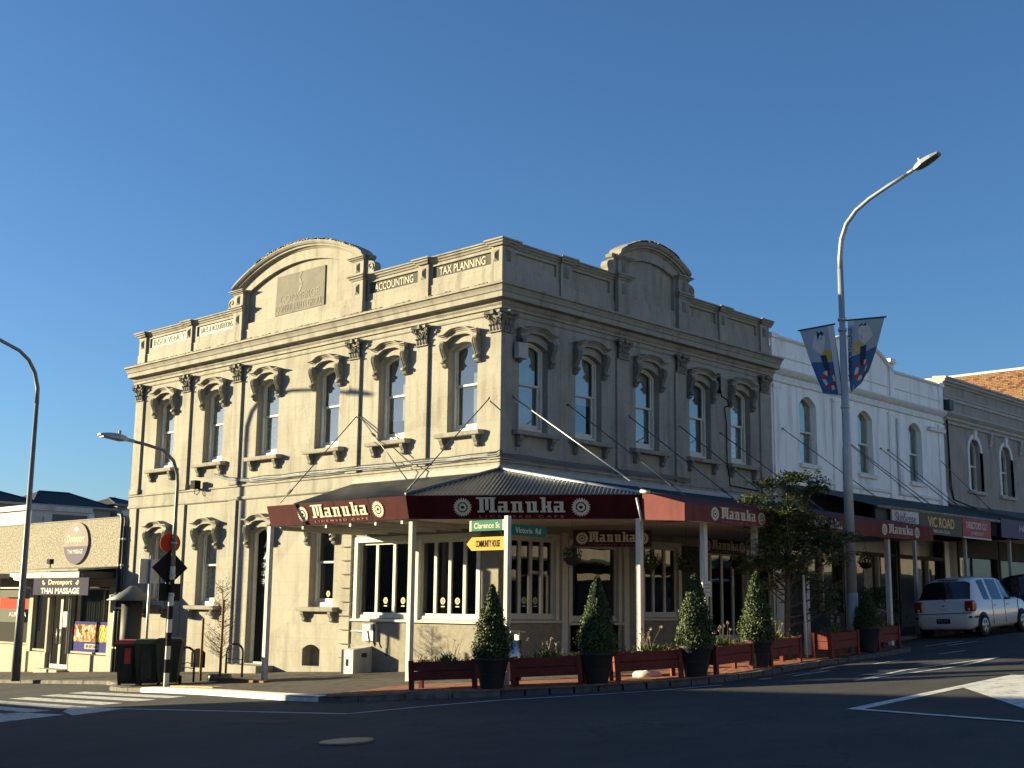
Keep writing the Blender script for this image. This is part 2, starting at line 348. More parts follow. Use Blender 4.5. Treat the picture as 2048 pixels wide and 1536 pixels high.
# ---- cornice, frieze, string course and parapet, each one mesh per street front
def run(name, prof, s0, s1, mp, m=None, miter0=True):
    """moulding along a front; its corner end is mitred at 45 degrees so both fronts meet"""
    mb = MB(); a = [(-q[0] if miter0 else s0, q[0], q[1]) for q in prof]; b = [(s1, q[0], q[1]) for q in prof]
    mb.prism(a, b); return mb.build(name, m or m_trim, B, mp)
CORN = [(0, 8.36), (0.05, 8.36), (0.05, 8.42), (0.09, 8.46), (0.12, 8.53), (0.28, 8.55), (0.28, 8.67), (0.31, 8.69), (0.33, 8.74), (0.37, 8.80), (0.42, 8.82), (0.42, 8.87), (0.02, 8.93), (0, 8.93)]
for mp, ln in ((FL, LS + 0.20), (FR, RS + 0.12)):
    run('cornice', CORN, 0, ln, mp)
    run('frieze_band', [(0, 8.22), (0.02, 8.22), (0.035, 8.24), (0.035, 8.27), (0.015, 8.285), (0, 8.285)], 0, ln - 0.05, mp)
    run('string_course', [(0, 4.42), (0.03, 4.42), (0.06, 4.45), (0.06, 4.50), (0.03, 4.53), (0.03, 4.78), (0.07, 4.80), (0.07, 4.84), (0, 4.86)], 0, ln - 0.1, mp)
# lichen on top of the Clarence St cornice: ragged crust
mb = MB(); random.seed(3)
for k in range(110):
    s = random.uniform(0, LS); w = random.uniform(0.04, 0.22); h = random.uniform(0.008, 0.03); p = random.uniform(0.30, 0.385)
    mb.ext([(p, 8.872 + 0), (0.425, 8.868), (0.43, 8.87 + h * .5), (0.41, 8.875 + h), (p, 8.88 + h)], 's', s, s + w)
o = mb.build('lichen_crust', m_lichen, B, FL); o['kind'] = 'stuff'

def parapet(mp, L, piers, ped, panels, texts, S):
    """ped = (s0,s1,crown) where the pediment stands; the low parapet runs elsewhere"""
    a, b, crown, pw = ped
    ends = [(-0.001, a), (b, L)]
    for (u, v) in ends:
        hs = [rect(*q) for q in panels if u <= q[0] and q[1] <= v]
        mb = MB().holes([(u, 8.9), (v, 8.9), (v, 9.84), (u, 9.84)], hs, 0.0, 0.07)
        for h in hs: pass
        mb.box(u, v, -0.28, -0.08, 8.9, 9.84); mb.build('parapet', m_wall, B, mp)
        mbb = MB()
        mbb.ext([(0, 8.90), (0.035, 8.90), (0.035, 9.26), (0.015, 9.29), (0, 9.29)], 's', u + (0.0 if u < 0 else 0), v); mbb.build('parapet_plinth', m_wall, B, mp)
        cap = [(-0.3, 9.84), (0.03, 9.84), (0.05, 9.88), (0.09, 9.90), (0.09, 9.93), (0.13, 9.95), (0.13, 9.98), (-0.3, 10.0)]
        mbc = MB(); mbc.prism([((-q[0] if q[0] > 0 else 0) if u < 0 else u, q[0], q[1]) for q in cap], [(v + (0.1 if v == L else 0), q[0], q[1]) for q in cap])
        mbc.build('parapet_cap', m_trim, B, mp)
    for (u, v) in piers:
        z1 = 9.84
        mb = MB(); e1 = .001 if (mp is FR and u < 0) else -.065; e2 = .001 if (mp is FR and u < 0) else -.085
        mb.box(max(u, e1), v, 0.0, 0.065, 8.9, z1); mb.box(max(u - .02, e2), v + .02, 0.0, 0.085, 8.9, 9.27)
        q = mb.build('pier', m_wall, B, mp)
        c = (u + v) / 2 if u > 0 else 0.14
        cap = [(0, 9.84), (0.125, 9.84), (0.145, 9.88), (0.185, 9.90), (0.185, 9.93), (0.225, 9.95), (0.225, 9.985), (0, 10.005)]
        mb = MB(); e = lambda w, k: (w + k * 1.0)
        mb.sweep([[(u - x[0] + .095 if u > 0 else -x[0], x[0], x[1]) for x in cap], [(v + x[0] - .095, x[0], x[1]) for x in cap]]); mb.build('pier_cap', m_trim, q, mp)
        mb = MB(); r = 0.095; z = 9.61                                     # faceted diamond boss
        mb._add([(c - r, 0.066, z - .14), (c + r, 0.066, z - .14), (c + r, 0.066, z + .14), (c - r, 0.066, z + .14), (c, 0.12, z - .05), (c, 0.12, z + .05)],
                [(0, 1, 4), (1, 2, 5, 4), (2, 3, 5), (3, 0, 4, 5)]); mb.build('boss', m_orn, q, mp)
    # pediment
    c = (a + b) / 2; hw = (b - a) / 2; zE = 10.52
    h_ = crown - zE; R_ = (hw * hw + h_ * h_) / (2 * h_)
    top = lambda s: crown - R_ + math.sqrt(R_ * R_ - min(abs(s - c), hw) ** 2)
    n = 28; ss = [a + (b - a) * k / n for k in range(n + 1)]
    out = [(b, 8.9), (a, 8.9)] + [(s, top(s) - .06) for s in ss]
    ih = hw - pw - 0.06
    inner = [(c + ih, 9.46), (c - ih, 9.46)] + [(c + ih * x, min(top(c + ih * x) - 0.42, 99)) for x in [-1 + k / 10 for k in range(21)]]
    mb = MB().holes(out, [inner], 0.04, 0.10)
    mb._add([(q[0], -0.06, q[1]) for q in inner], [list(range(len(inner)))])
    mb.prism([(q[0], -0.14, q[1]) for q in out], [(q[0], -0.10, q[1]) for q in out])
    mb.build('pediment', m_wall, B, mp)
    MB().ext([(0.04, 8.90), (0.07, 8.90), (0.07, 9.26), (0.05, 9.29), (0.04, 9.29)], 's', a + pw + .03, b - pw - .03).build('pediment_plinth', m_wall, B, mp)
    e = 0.03; n2 = 32; rings = []
    PR_ = [(-0.15, -.12), (0.06, -.12), (0.10, -.08), (0.16, -.07), (0.16, -.03), (0.21, -.01), (0.25, 0.04), (0.25, 0.085), (-0.15, 0.10)]
    for k in range(n2 + 1):
        s = c + (hw + e) * (-1 + 2 * k / n2); sc = c + (s - c) * hw / (hw + e); zt = top(sc) - 0.02
        ds = 0.02; sl = (top(min(b, sc + ds)) - top(max(a, sc - ds))) / (min(b, sc + ds) - max(a, sc - ds) + 1e-9); sl = max(-1.1, min(1.1, sl)) * hw / (hw + e)
        nx, nz = -sl / math.hypot(1, sl), 1 / math.hypot(1, sl)
        rings.append([(s + nx * q[1] * (1 if 0 < k < n2 else 0), q[0], zt + nz * q[1]) for q in PR_])
    MB().sweep(rings).build('pediment_arch_moulding', m_trim, B, mp)
    mb = MB(); random.seed(5)
    for k in range(60):
        t = random.uniform(-0.9, 0.6); s = c + hw * t; w = random.uniform(.03, .12); h = random.uniform(.01, .035)
        mb.prism([(s, .1, top(s) + .07), (s, .262, top(s) + .055), (s, .262, top(s) + .075 + h), (s, .1, top(s) + .08 + h)], [(s + w, .1, top(s + w) + .07), (s + w, .262, top(s + w) + .055), (s + w, .262, top(s + w) + .075 + h * .6), (s + w, .1, top(s + w) + .08 + h * .6)])
    mb.build('lichen_crust', m_lichen, B, mp)['kind'] = 'stuff'
    for sgn, u, v in ((-1, a - .02, a + pw), (1, b - pw, b + .02)):
        mb = MB(); mb.box(u, v, 0.04, 0.15, 8.9, 10.44); mb.box(u - .02, v + .02, 0.04, 0.17, 8.9, 9.27)
        q = mb.build('pediment_pier', m_wall, B, mp)
        for z0, cp in ((9.84, 1), (10.36, 0.7)):
            cap = [(0, z0), (0.17, z0), (0.19, z0 + .04 * cp), (0.23, z0 + .06 * cp), (0.23, z0 + .09 * cp), (0.27, z0 + .11 * cp), (0.27, z0 + .145 * cp), (0, z0 + .165 * cp)]
            lo = lambda x: u - (x[0] - .15) if x[0] > .15 else u
            MB().sweep([[(u - max(0, x[0] - .15), x[0], x[1]) for x in cap], [(v + max(0, x[0] - .15), x[0], x[1]) for x in cap]]).build('pier_cap', m_trim, q, mp)
        for zz, hh in ((9.61, .14), (10.18, .13)):
            cc = (u + v) / 2; r = 0.09
            MB()._add([(cc - r, .151, zz - hh), (cc + r, .151, zz - hh), (cc + r, .151, zz + hh), (cc - r, .151, zz + hh), (cc, .2, zz - .05), (cc, .2, zz + .05)], [(0, 1, 4), (1, 2, 5, 4), (2, 3, 5), (3, 0, 4, 5)]).build('boss', m_orn, q, mp)
        # scroll beside the pier: an S volute in the s-z plane
        pts = []; e0 = u if sgn < 0 else v
        for k in range(15):
            an = -0.5 * math.pi + k / 14 * 1.5 * math.pi; pts.append((0.20 + 0.17 * math.cos(an), 0.18 + 0.17 * math.sin(an)))
        sc = [(0, 0.0), (0.33, 0.0)] + [(0.20 + 0.17 * math.cos(t), 0.19 + 0.17 * math.sin(t)) for t in [-.6 + k * .25 for k in range(9)]] + [(0.10, 0.40), (0.12, 0.44), (0.17, 0.47), (0.19, 0.53), (0.15, 0.58), (0.08, 0.60), (0, 0.58)]
        mb = MB(); mb.ext([(e0 + sgn * x, 10.0 + y * 0.88) for x, y in sc], 'p', -0.13, 0.08)
        q2 = mb.build('scroll', m_trim, B, mp)
        path = [(e0 + sgn * (0.20 + (0.135 - .011 * k) * math.cos(-.9 + k * .62)), 0.085, 10.0 + .88 * (0.19 + (0.135 - .011 * k) * math.sin(-.9 + k * .62))) for k in range(12)]
        MB().tube(path, 0.018, 6).build('volute', m_trim, q2, mp)
    return top
PAN_L = [(0.36, 2.38, 9.46, 9.76), (2.90, 4.78, 9.46, 9.76), (10.82, 12.74, 9.46, 9.76), (13.34, 15.40, 9.46, 9.76)]
PAN_R = [(0.45, 1.90, 9.46, 9.76), (2.50, 3.95, 9.46, 9.76), (7.40, 8.66, 9.46, 9.76), (9.26, 10.74, 9.46, 9.76)]
parapet(FL, LS, [PL[0], (2.45, 2.80), (12.92, 13.24), (15.54, 15.93)], (4.86, 10.62, 11.30, 0.42), PAN_L, None, 1)
parapet(FR, RS, [(-0.1, .32), (2.0, 2.38), (8.76, 9.14), (10.88, 11.27)], (4.14, 7.16, 11.02, 0.44), PAN_R, None, 1)
m_weak = mat('faded_lettering', (.26, .242, .2), .9, (.33, .31, .26), 6, spec=.1); m_weak2 = mat('ghost_lettering', (.26, .247, .215), .9, (.20, .19, .163), 2.5, spec=.08)
# the sign panels let into the Clarence St parapet
for (a, b, c, d), t, m, faded in zip(PAN_L, ('TAX PLANNING', 'ACCOUNTING', 'SALES & ACQUISITIONS', 'INSOLVENCY'), (m_panelgrey, m_panelgrey, m_faded, m_faded), (0, 0, 1, 1)):
    pb = MB().box(a + .005, b - .005, -0.069, -0.045, c + .005, d - .005).build('sign_panel', m, B, FL)
    text('lettering', t, (0.04, (a + b) / 2, (c + d) / 2), (0, -1, 0), (0, 0, 1), (b - a) * (0.78 if not faded else .86), 0.20, m_letter if not faded else m_weak, pb, 0.006, split=True)
for a, b, c, d in PAN_R: MB().box(a + .005, b - .005, -0.069, -0.055, c + .005, d - .005).build('sunk_panel', m_wall, B, FR)
# worn consultants' sign on the big pediment
sg = MB().poly([(6.66, -0.03, 9.50), (8.86, -0.03, 9.50), (8.76, -0.03, 10.62), (6.66, -0.03, 10.60)])
sg = MB().prism([(6.66, -0.058, 9.50), (8.86, -0.058, 9.50), (8.80, -0.058, 10.62), (6.66, -0.058, 10.60)], [(6.66, -0.03, 9.50), (8.86, -0.03, 9.50), (8.80, -0.03, 10.62), (6.66, -0.03, 10.60)]).build('pediment_sign', mat('weathered_sign', (0.215, 0.203, 0.175), 0.95, (0.17, 0.162, 0.14), 2.2, spec=.08), B, FL)
text('lettering', 'COMMERCE', (0.028, 7.76, 9.93), (0, -1, 0), (0, 0, 1), 1.75, 0.22, m_weak2, sg, 0.004)
text('lettering', 'CONSULTANTS GROUP', (0.028, 7.76, 9.66), (0, -1, 0), (0, 0, 1), 2.1, 0.2, m_weak2, sg, 0.004)
flat_shapes('emblem', [([(-.10, -.25), (.0, -.25), (.10, -.05), (.0, -.05)], .004, 0), ([(.0, -.03), (.10, -.03), (.0, .17), (-.10, .17)], .005, 0), ([(-.08, .19), (.02, .19), (.08, .32), (-.0, .32)], .004, 0)], (0.028, 7.74, 10.28), (0, -1, 0), (0, 0, 1), [m_weak2], sg)

# ---- upper pilasters with leafy capitals
def capital(w, left_open=True):
    """Corinthian-like capital, centred on s=0, z from 0 to .47; p out of the pilaster face"""
    mb = MB(); h = w / 2
    mb.box(-h - .03, h + .03, 0, 0.05, -0.03, 0.0)                              # astragal
    n = 9                                                                       # bell flaring outward
    rings = []
    for k in range(6):
        t = k / 5; f = 0.01 + 0.05 * t ** 2.2; rings.append([(-h + .03 - f * .4, 0, t * .40), (-h + .03 - f * .4, f, t * .40), (h - .03 + f * .4, f, t * .40), (h - .03 + f * .4, 0, t * .40)])
    mb.sweep(rings)
    ab = [(-h - .09, 0), (-h - .10, .12), (-h - .05, .155), (-h * .3, .09), (0, .075), (h * .3, .09), (h + .05, .155), (h + .10, .12), (h + .09, 0)]
    mb.prism([(x, p, .40) for x, p in ab], [(x, p, .46) for x, p in ab])         # concave abacus
    mb.prism([(-.05, .08, .36), (.05, .08, .36), (.05, .16, .38), (-.05, .16, .38)], [(-.04, .08, .49), (.04, .08, .49), (.03, .15, .48), (-.03, .15, .48)])
    for sx in (-1, 1):                                                          # corner volutes
        for k in range(2):
            c = (sx * (h + .025), .09 + .0 * k, .335)
            mb.tube([(c[0] + sx * .055 * math.cos(a) * (1 - a / 9), c[1] + .02 * k, c[2] + .055 * math.sin(a) * (1 - a / 9)) for a in [j * .8 for j in range(9)]], .017, 5)
        mb.tube([(0.03 * sx, .05, .16), (sx * .09, .07, .25), (sx * h, .10, .33), (sx * (h + .03), .11, .385)], [.03, .028, .024, .02], 5)
    for row, (z, cnt, out) in enumerate(((0.0, 4, .05), (0.13, 3, .085))):         # two rows of curling leaves
        for k in range(cnt):
            s = (k - (cnt - 1) / 2) * w / cnt * 1.02; ww = w / cnt * .44
            rg = []
            for t, pp, wd in ((0, .015, .7), (.06, .03, 1), (.12, out * .8, 1), (.16, out * 1.25, .8), (.15, out * 1.5, .45), (.12, out * 1.45, .2)):
                rg.append([(s - ww * wd, pp, z + t), (s, pp + .018, z + t), (s + ww * wd, pp, z + t), (s, pp - .014, z + t)])
            mb.sweep(rg)
    return mb
for mp, PP in ((FL, PL), (FR, PR)):
    for i, (a, b) in enumerate(PP):
        z0 = 4.86
        e1, e2 = (.001, .001) if mp is FR else (-.06, -.09)
        mb = MB(); mb.box(a if a > 0 else e1, b, 0.0, 0.06, z0, 7.80); mb.box(a - .03 if a > 0 else e2, b + .03, 0.0, 0.09, 4.86, 5.02)
        q = mb.build('pilaster', m_wall, B, mp)
        c = (a + b) / 2 if a > 0 else 0.11
        capital(0.40).build('capital', m_orn, q, mp, loc=mp((c, 0.06, 7.82)))
# lower pilasters on Clarence St: quoined strips
for a, b in PL[3:]:
    MB().box(a + .02, b - .02, 0, 0.055, -1.2, 4.42).build('lower_pilaster', m_wall, B, FL)
k0 = MB()
for k in range(9):
    z = 0.28 + k * 0.34
    MB().ext([(0.0, z), (0.05, z), (0.07, z + .02), (0.07, z + .30), (0.05, z + .32), (0, z + .32)], 's', 5.06, 5.44).build('quoin_block', m_wall, B, FL)

# ---- sash windows with bracketed hoods: built once per front, then copied
CONSOLE = [(0, 0), (.20, 0), (.20, -.04), (.23, -.09), (.215, -.19), (.15, -.32), (.11, -.40), (.11, -.43), (.155, -.45), (.17, -.485), (.155, -.52), (.10, -.54), (.115, -.57), (.085, -.60), (.04, -.62), (0, -.63)]
def arch_ring(hw, zb, zs, rise, t, p0, p1, mb, tb=None):
    o = arc_pts(0, hw, zb, zs, rise, 12); i = arc_pts(0, hw - t, zb + (tb or t), zs, rise - t * .7, 12); n = len(o)
    for k in range(n):
        j = (k + 1) % n
        mb.prism([(o[k][0], p0, o[k][1]), (o[j][0], p0, o[j][1]), (i[j][0], p0, i[j][1]), (i[k][0], p0, i[k][1])], [(o[k][0], p1, o[k][1]), (o[j][0], p1, o[j][1]), (i[j][0], p1, i[j][1]), (i[k][0], p1, i[k][1])])
def make_window(mp, blind_kind, low=False, name='sash_window'):
    """origin at the sill top, window centre, wall face"""
    H = 2.0 if not low else 1.98; mb = MB()
    arch_ring(0.498, 0.0, H, 0.17, 0.07, -0.17, -0.29, mb, 0.06)                     # box frame
    mb.box(-.43, .43, -.235, -.17, 0.06, 0.13)
    w = mb.build(name, m_frame, B, mp)
    sb = MB(); arch_ring(0.427, 1.13, H, 0.12, 0.05, -0.20, -0.235, sb, 0.05); sb.build('upper_sash', m_frame, w, mp)
    sb = MB(); sb.box(-.427, -.375, -.275, -.24, .13, 1.18); sb.box(.375, .427, -.275, -.24, .13, 1.18); sb.box(-.375, .375, -.275, -.24, .13, .23); sb.box(-.375, .375, -.275, -.24, 1.125, 1.18)
    sb.build('lower_sash', m_frame, w, mp)
    g = arc_pts(0, 0.40, 1.16, H, 0.10, 12); MB().poly([(q[0], -.217, q[1]) for q in g]).build('pane', m_glass, w, mp)
    MB().poly([(q[0], -.257, q[1]) for q in rect(-.39, .39, .2, 1.14)]).build('pane', m_glass, w, mp)
    if blind_kind == 'blind':
        MB().box(-.49, .42, -.345, -.335, 0.02, H + .14).build('blind', m_blind, w, mp)
    elif blind_kind == 'lace':
        cb = MB(); rg = []
        for k in range(25):
            x = -.46 + .92 * k / 24; d = .02 * math.sin(k * 1.9); rg.append([(x, -.36 + d, .02), (x, -.36 + d * 1.6, H + .14)])
        cb.smooth = True; cb.sweep(rg, closed=False); cb.build('curtain', m_lace, w, mp, norm=False)
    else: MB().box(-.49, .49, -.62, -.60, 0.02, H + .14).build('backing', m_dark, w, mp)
    # sill on two small consoles
    s = MB().ext([(0, -.10), (.19, -.10), (.20, -.085), (.215, -.02), (.215, 0.0), (0, .015)], 's', -.75, .75).build('sill', m_trim, w, mp)
    for x in (-.56, .56):
        MB().ext([(0, -.10), (.16, -.10), (.165, -.16), (.12, -.24), (.09, -.27), (.11, -.30), (.10, -.335), (.05, -.36), (0, -.37)], 's', x - .055, x + .055).build('sill_bracket', m_orn, w, mp)
    # hood
    zt = H + 0.26; hw = 0.56; rings = []; n = 24
    HP = [(0, 0), (.12, 0), (.12, .065), (.14, .072), (.14, .095), (.175, .105), (.195, .13), (.235, .142), (.235, .168), (0, .19)]
    for k in range(n + 1):
        t = -1 + 2 * k / n; x = hw * t; f = max(0.0, 1 - (abs(t) / .86) ** 2); rise = .115 * f * f * (3 - 2 * f) if abs(t) < .86 else 0
        rings.append([(x + (-1 if k == 0 else 1) * (q[0] - .12) * (1 if k in (0, n) and q[0] > .12 else 0) * (1), q[0], zt - .04 + rise + q[1]) for q in HP])
    MB().sweep(rings).build('hood', m_trim, w, mp)
    for x in (-.55, .55):
        mb = MB(); mb.ext([(q[0] * .92, zt - .04 + q[1]) for q in CONSOLE], 's', x - .065, x + .065)
        for dx in (-.03, .03):
            mb.tube([(x + dx, q[0] * .92 + .003, zt - .04 + q[1]) for q in CONSOLE[2:8]], .011, 5)
        mb.tube([(x - .076, .12, zt - .525), (x + .076, .12, zt - .525)], .04, 8)
        mb.build('hood_bracket', m_orn, w, mp)
    # lit arch soffit trim inside the head of the opening
    return w
def place(src, mp, s, z):
    c = copy_tree(src, B); c.location = Vector(mp((s, 0, z))) - wloc(B); return c
wl_b = make_window(FL, 'blind'); wl_l = make_window(FL, 'lace'); wr_b = make_window(FR, 'blind'); ll = make_window(FL, 'dark', True); ll2 = make_window(FL, 'lace', True); wr_l = make_window(FR, 'lace')
for o, mp, s, z in ((wl_b, FL, WL[0], 5.56), (wl_l, FL, WL[3], 5.56), (wr_b, FR, WR[0], 5.56), (ll, FL, 6.31, 1.50), (ll2, FL, 11.59, 1.50), (wr_l, FR, WR[4], 5.56)):
    o.location = Vector(mp((s, 0, z))) - wloc(B)
for s in WL[1:3]: place(wl_b, FL, s, 5.56)
for s in WL[4:]: place(wl_l, FL, s, 5.56)
for s in WR[1:4]: place(wr_b, FR, s, 5.56)
place(ll2, FL, 14.21, 1.50)
k = 0
for w in [o for o in B.children if o.name.startswith('sash_window')]:                 # blinds drawn to different heights, in slightly different cloth
    for ch in [c for c in w.children if c.name.startswith('blind')]:
        k += 1; me = ch.data.copy(); ch.data = me; top = max(v.co.z for v in me.vertices); drop = (0.02, .02, .05, .55, .02, .95, .30, .02)[k % 8]
        for v in me.vertices:
            if v.co.z < top - .5: v.co.z = drop
        me.materials[0] = mat('roller_blind_%d' % (k % 3), ((.32, .315, .28), (.24, .245, .235), (.36, .33, .26))[k % 3], .9, ((.26, .26, .24), (.2, .205, .2), (.3, .27, .21))[k % 3], 2)
# entrance with the same hood but no sill
dr = MB(); arch_ring(0.548, -0.02, 3.48, .17, .06, -.14, -.26, dr); DO = dr.build('entrance_door', m_frame, B, FL, loc=FL((8.98, 0, 0)))
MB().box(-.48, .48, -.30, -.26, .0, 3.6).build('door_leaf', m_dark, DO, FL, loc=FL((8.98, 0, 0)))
dsg = MB().box(-.05, .48, -.252, -.235, 2.05, 3.50).build('door_sign', m_black, DO, FL, loc=FL((8.76, 0, 0)))
for t, z, h in (('COMMERCE', 2.62, .13), ('BUSINESS', 2.40, .13), ('SERVICES', 2.18, .13)):
    text('lettering', t, (.232, 8.98, z), (0, -1, 0), (0, 0, 1), .50, h, m_letter, DO, .003)
kn = []
for k, (x, y) in enumerate(((-.06, .0), (.06, .16), (-.06, .32), (.06, .48))):
    kn.append(([(x - .13, y), (x - .03, y), (x + .13, y + .2), (x + .03, y + .2)] if k % 2 == 0 else [(x + .03, y), (x + .13, y), (x - .03, y + .2), (x - .13, y + .2)], .004 + .001 * k, 0))
flat_shapes('emblem', kn, (.232, 8.98, 2.78), (0, -1, 0), (0, 0, 1), [m_white], DO)
for ch in [c for c in ll.children if c.name.startswith('hood')]:
    c = ch.copy(); COL.objects.link(c); c.parent = DO; c.location = Vector(FL((8.98, 0, 1.50))) - wloc(DO)
MB().box(8.2, 9.75, 0, .55, -.7, -.02).build('door_step', m_trim, B, FL)
MB().box(8.45, 9.5, -.3, .0, -.3, 0.0).build('threshold', m_trim, B, FL)
for c, z in ((6.62, .03), (11.75, -.22)):
    MB().poly([(q[0], -.28, q[1]) for q in vent_hole(c, z)]).build('vent_backing', m_wall if c < 7 else m_black, B, FL)

# ---- shopfront joinery under the verandah
def shopfront(mp, r, panes, kind='window', m=None, sill=True):
    a, b, c, d = r; m = m or m_frame; mb = MB(); t = .075
    mb.box(a - .09, a + .03, -.16, .045, c - .02, d + .10); mb.box(b - .03, b + .09, -.16, .045, c - .02, d + .10); mb.box(a + .03, b - .03, -.16, .045, d - .03, d + .10)
    w = mb.build('shop_window' if kind == 'window' else 'shop_door', m, B, mp)
    MB().box(a + .031, b - .031, -.16, -.02, c + .001, c + .07).build('bottom_rail', m, w, mp)
    if sill: MB().ext([(0, c - .09), (.10, c - .08), (.10, c - .03), (0, c - .021)], 's', a - .13, b + .13).build('sill', m, w, mp)
    W = (b - a - .06) / panes
    for k in range(panes):
        x0 = a + .03 + k * W; sb = MB(); e = .045 if panes > 1 else .03
        sb.box(x0 + .002, x0 + e, -.13, -.06, c + .071, d - .031); sb.box(x0 + W - e, x0 + W - .002, -.13, -.06, c + .071, d - .031)
        sb.box(x0 + e, x0 + W - e, -.13, -.06, c + .071, c + .13); sb.box(x0 + e, x0 + W - e, -.13, -.06, d - .09, d - .031)
        sb.build('sash', m, w, mp)
        MB().poly([(q[0], -.095, q[1]) for q in rect(x0 + e - .01, x0 + W - e + .01, c + .12, d - .08)]).build('pane', m_glassS, w, mp)
    return w
SW = []
SW.append(shopfront(FL, SHOP_L[0], 3)); SW.append(shopfront(FL, SHOP_L[1], 4)); SW.append(shopfront(FR, SHOP_R[0], 4))
SW.append(shopfront(FR, SHOP_R[1], 1)); SW.append(shopfront(FR, SHOP_R[2], 3)); SW.append(shopfront(FR, SHOP_R[3], 4, 'door', sill=False)); SW.append(shopfront(FR, SHOP_R[4], 1))
# rough-cast stall risers and white vertical boards
for mp, a, b, z0, z1 in ((FL, 0.0, 5.02, -.3, 1.16), (FR, 0.0, 2.1, -.3, 1.19), (FR, 4.4, 7.6, -.3, 1.22)):
    MB().box(a - (.03 if a == 0 else 0), b, .0, .03, z0, z1).build('stall_riser', m_roughcast, B, mp)
MB().box(-.03, .5, 0, .03, 1.161, 3.2).build('corner_pier', m_roughcast, B, FL)
for a, b in ((2.10, 2.30), (4.42, 4.62)): MB().box(a, b, 0, .06, .0, 3.3).build('door_post', m_frame, B, FR)
MB().box(2.46, 4.24, -.05, .0, .55, 1.24).build('riser_board', m_frame, B, FR)
mb = MB()
for k in range(12): mb.box(6.86 + k * .07, 6.90 + k * .07, 0, .03, .4, 3.2)
mb.build('corrugated_panel', mat('dark_grey_cladding', (.07, .07, .07), .6), B, FR)
for c, z in ((3.62, .48), (1.55, .48)): MB().box(c - .085, c + .085, .031, .04, z - .09, z + .09).build('vent_grille', m_darkmetal, B, FL)
# ------------------------------------------------------------------ cafe lettering
LET = {
 'M': (8.6, [(-.5, 8.2, 9, 10), (.9, 2.7, 0, 9), (3.5, 5.0, 1.5, 9), (5.8, 7.6, 0, 9), (0, 3.2, 0, 1.2), (5.2, 8.6, 0, 1.2)]),
 'a': (5.2, [(.2, 4.2, 6, 7.2), (2.6, 4.2, 0, 7.2), (0, 1.5, 0, 4.2), (0, 4.2, 3.2, 4.2), (0, 5.0, 0, 1.1)]),
 'n': (5.9, [(.7, 2.3, 0, 7.2), (0, 4.9, 6, 7.2), (3.3, 4.9, 0, 7.2), (0, 2.8, 0, 1.0), (3.3, 5.6, 0, 1.0)]),
 'u': (5.9, [(.7, 2.3, 0, 7.2), (0, 2.3, 6.1, 7.2), (.7, 4.9, 0, 1.1), (3.3, 4.9, 0, 7.2), (2.7, 4.9, 6.1, 7.2), (3.3, 5.6, 0, 1.1)]),
 'k': (5.4, [(.7, 2.3, 0, 10), (0, 2.3, 9, 10), (2.3, 4.6, 3.1, 4.3), (3.2, 4.6, 4.3, 7.2), (3.0, 5.0, 6.2, 7.2), (3.2, 4.8, 0, 3.1), (3.2, 5.3, 0, 1.0), (0, 2.6, 0, 1.0)]),
}
def cafe_mark(board, centre, xd, up, W, H, local=False, m=None, sub=True):
    """two cog-edged sun emblems either side of the cafe name, small caps line below; W total width"""
    m = m or m_letter; fm = frame_mat((0, 0, 0), xd, up); c0 = Vector(centre)
    lw = W * .64; lh = H * .68; x = 0; rects = []
    total = sum(LET[c][0] + .6 for c in 'Manuka') - .6
    for ch in 'Manuka':
        w, rs = LET[ch]; mb = MB()
        for r in rects_union(rs):
            a = [((x + q) * lw / total - lw / 2) for q in r[:2]]; b = [q / 10 * lh - lh * .34 for q in r[2:]]
            P = [fm @ Vector((u, v, 0)) for u, v in ((a[0], b[0]), (a[1], b[0]), (a[1], b[1]), (a[0], b[1]))]; Q = [p + (fm.to_3x3() @ Vector((0, 0, .008))) for p in P]
            mb.prism([tuple(p) for p in P], [tuple(q) for q in Q])
        mb.build('letter', m, board, loc=c0, local=local); x += w + .6
    for sx in (-1, 1):
        r = H * .44; n = 22; star = []
        for k in range(n * 2): star.append(((r if k % 2 == 0 else r * .78) * math.cos(math.pi * k / n), (r if k % 2 == 0 else r * .78) * math.sin(math.pi * k / n)))
        cc = c0 + fm @ Vector((sx * (W / 2 - r), 0, 0))
        flat_shapes('emblem', [(star, .006, 0), (ngon(r * .56, 8, a0=.3), .008, 1), (ngon(r * .42, 12), .010, 0), (ngon(r * .2, 10, ry=r * .16), .012, 1)], cc, xd, up, [m, m_black], board, local)
    if sub: text('lettering', 'L I C E N S E D   C A F E', c0 + fm @ Vector((0, -H * .42, 0)), xd, up, lw * .96, H * .10, m_letter2, board, .004, local=local)
m_letter2 = mat('small_letter', (.45, .16, .15), .6)

# ------------------------------------------------------------------ corner verandah (tin roof, painted fascia)
ver = thing('cafe_verandah', 'corner verandah with dark corrugated iron roof and maroon cafe fascia on white posts', 'verandah', (-2.0, 0, gz(-2, 0)))
ZT, ZB_ = 3.83, 3.36
A_t, A_b = Vector((-2.82, -0.02, ZT)), Vector((-2.66, 0.04, ZB_)); B_t, B_b = Vector((0.03, -4.16, ZT)), Vector((0.05, -4.02, ZB_))
L_t, L_b = Vector((-2.82, 4.84, ZT)), Vector((-2.66, 4.86, ZB_))
def slab(a, b, c, d, t, inward):
    iv = Vector(inward) * t; P = [Vector(p) for p in (a, b, c, d)]
    return [tuple(p) for p in P], [tuple(p + iv) for p in P]
fL = MB().prism(*slab(L_t, A_t, A_b, L_b, .05, (1, 0, 0))).build('fascia', m_maroon, ver)
dch = (B_t - A_t); dch.z = 0; dch.normalize(); nch = Vector((dch.y, -dch.x, 0)) ; nch = -nch if nch.x > 0 else nch     # outward
fC = MB().prism(*slab(A_t + dch * .003, B_t, B_b, A_b + dch * .003, .05, -nch)).build('fascia', m_maroon, ver)
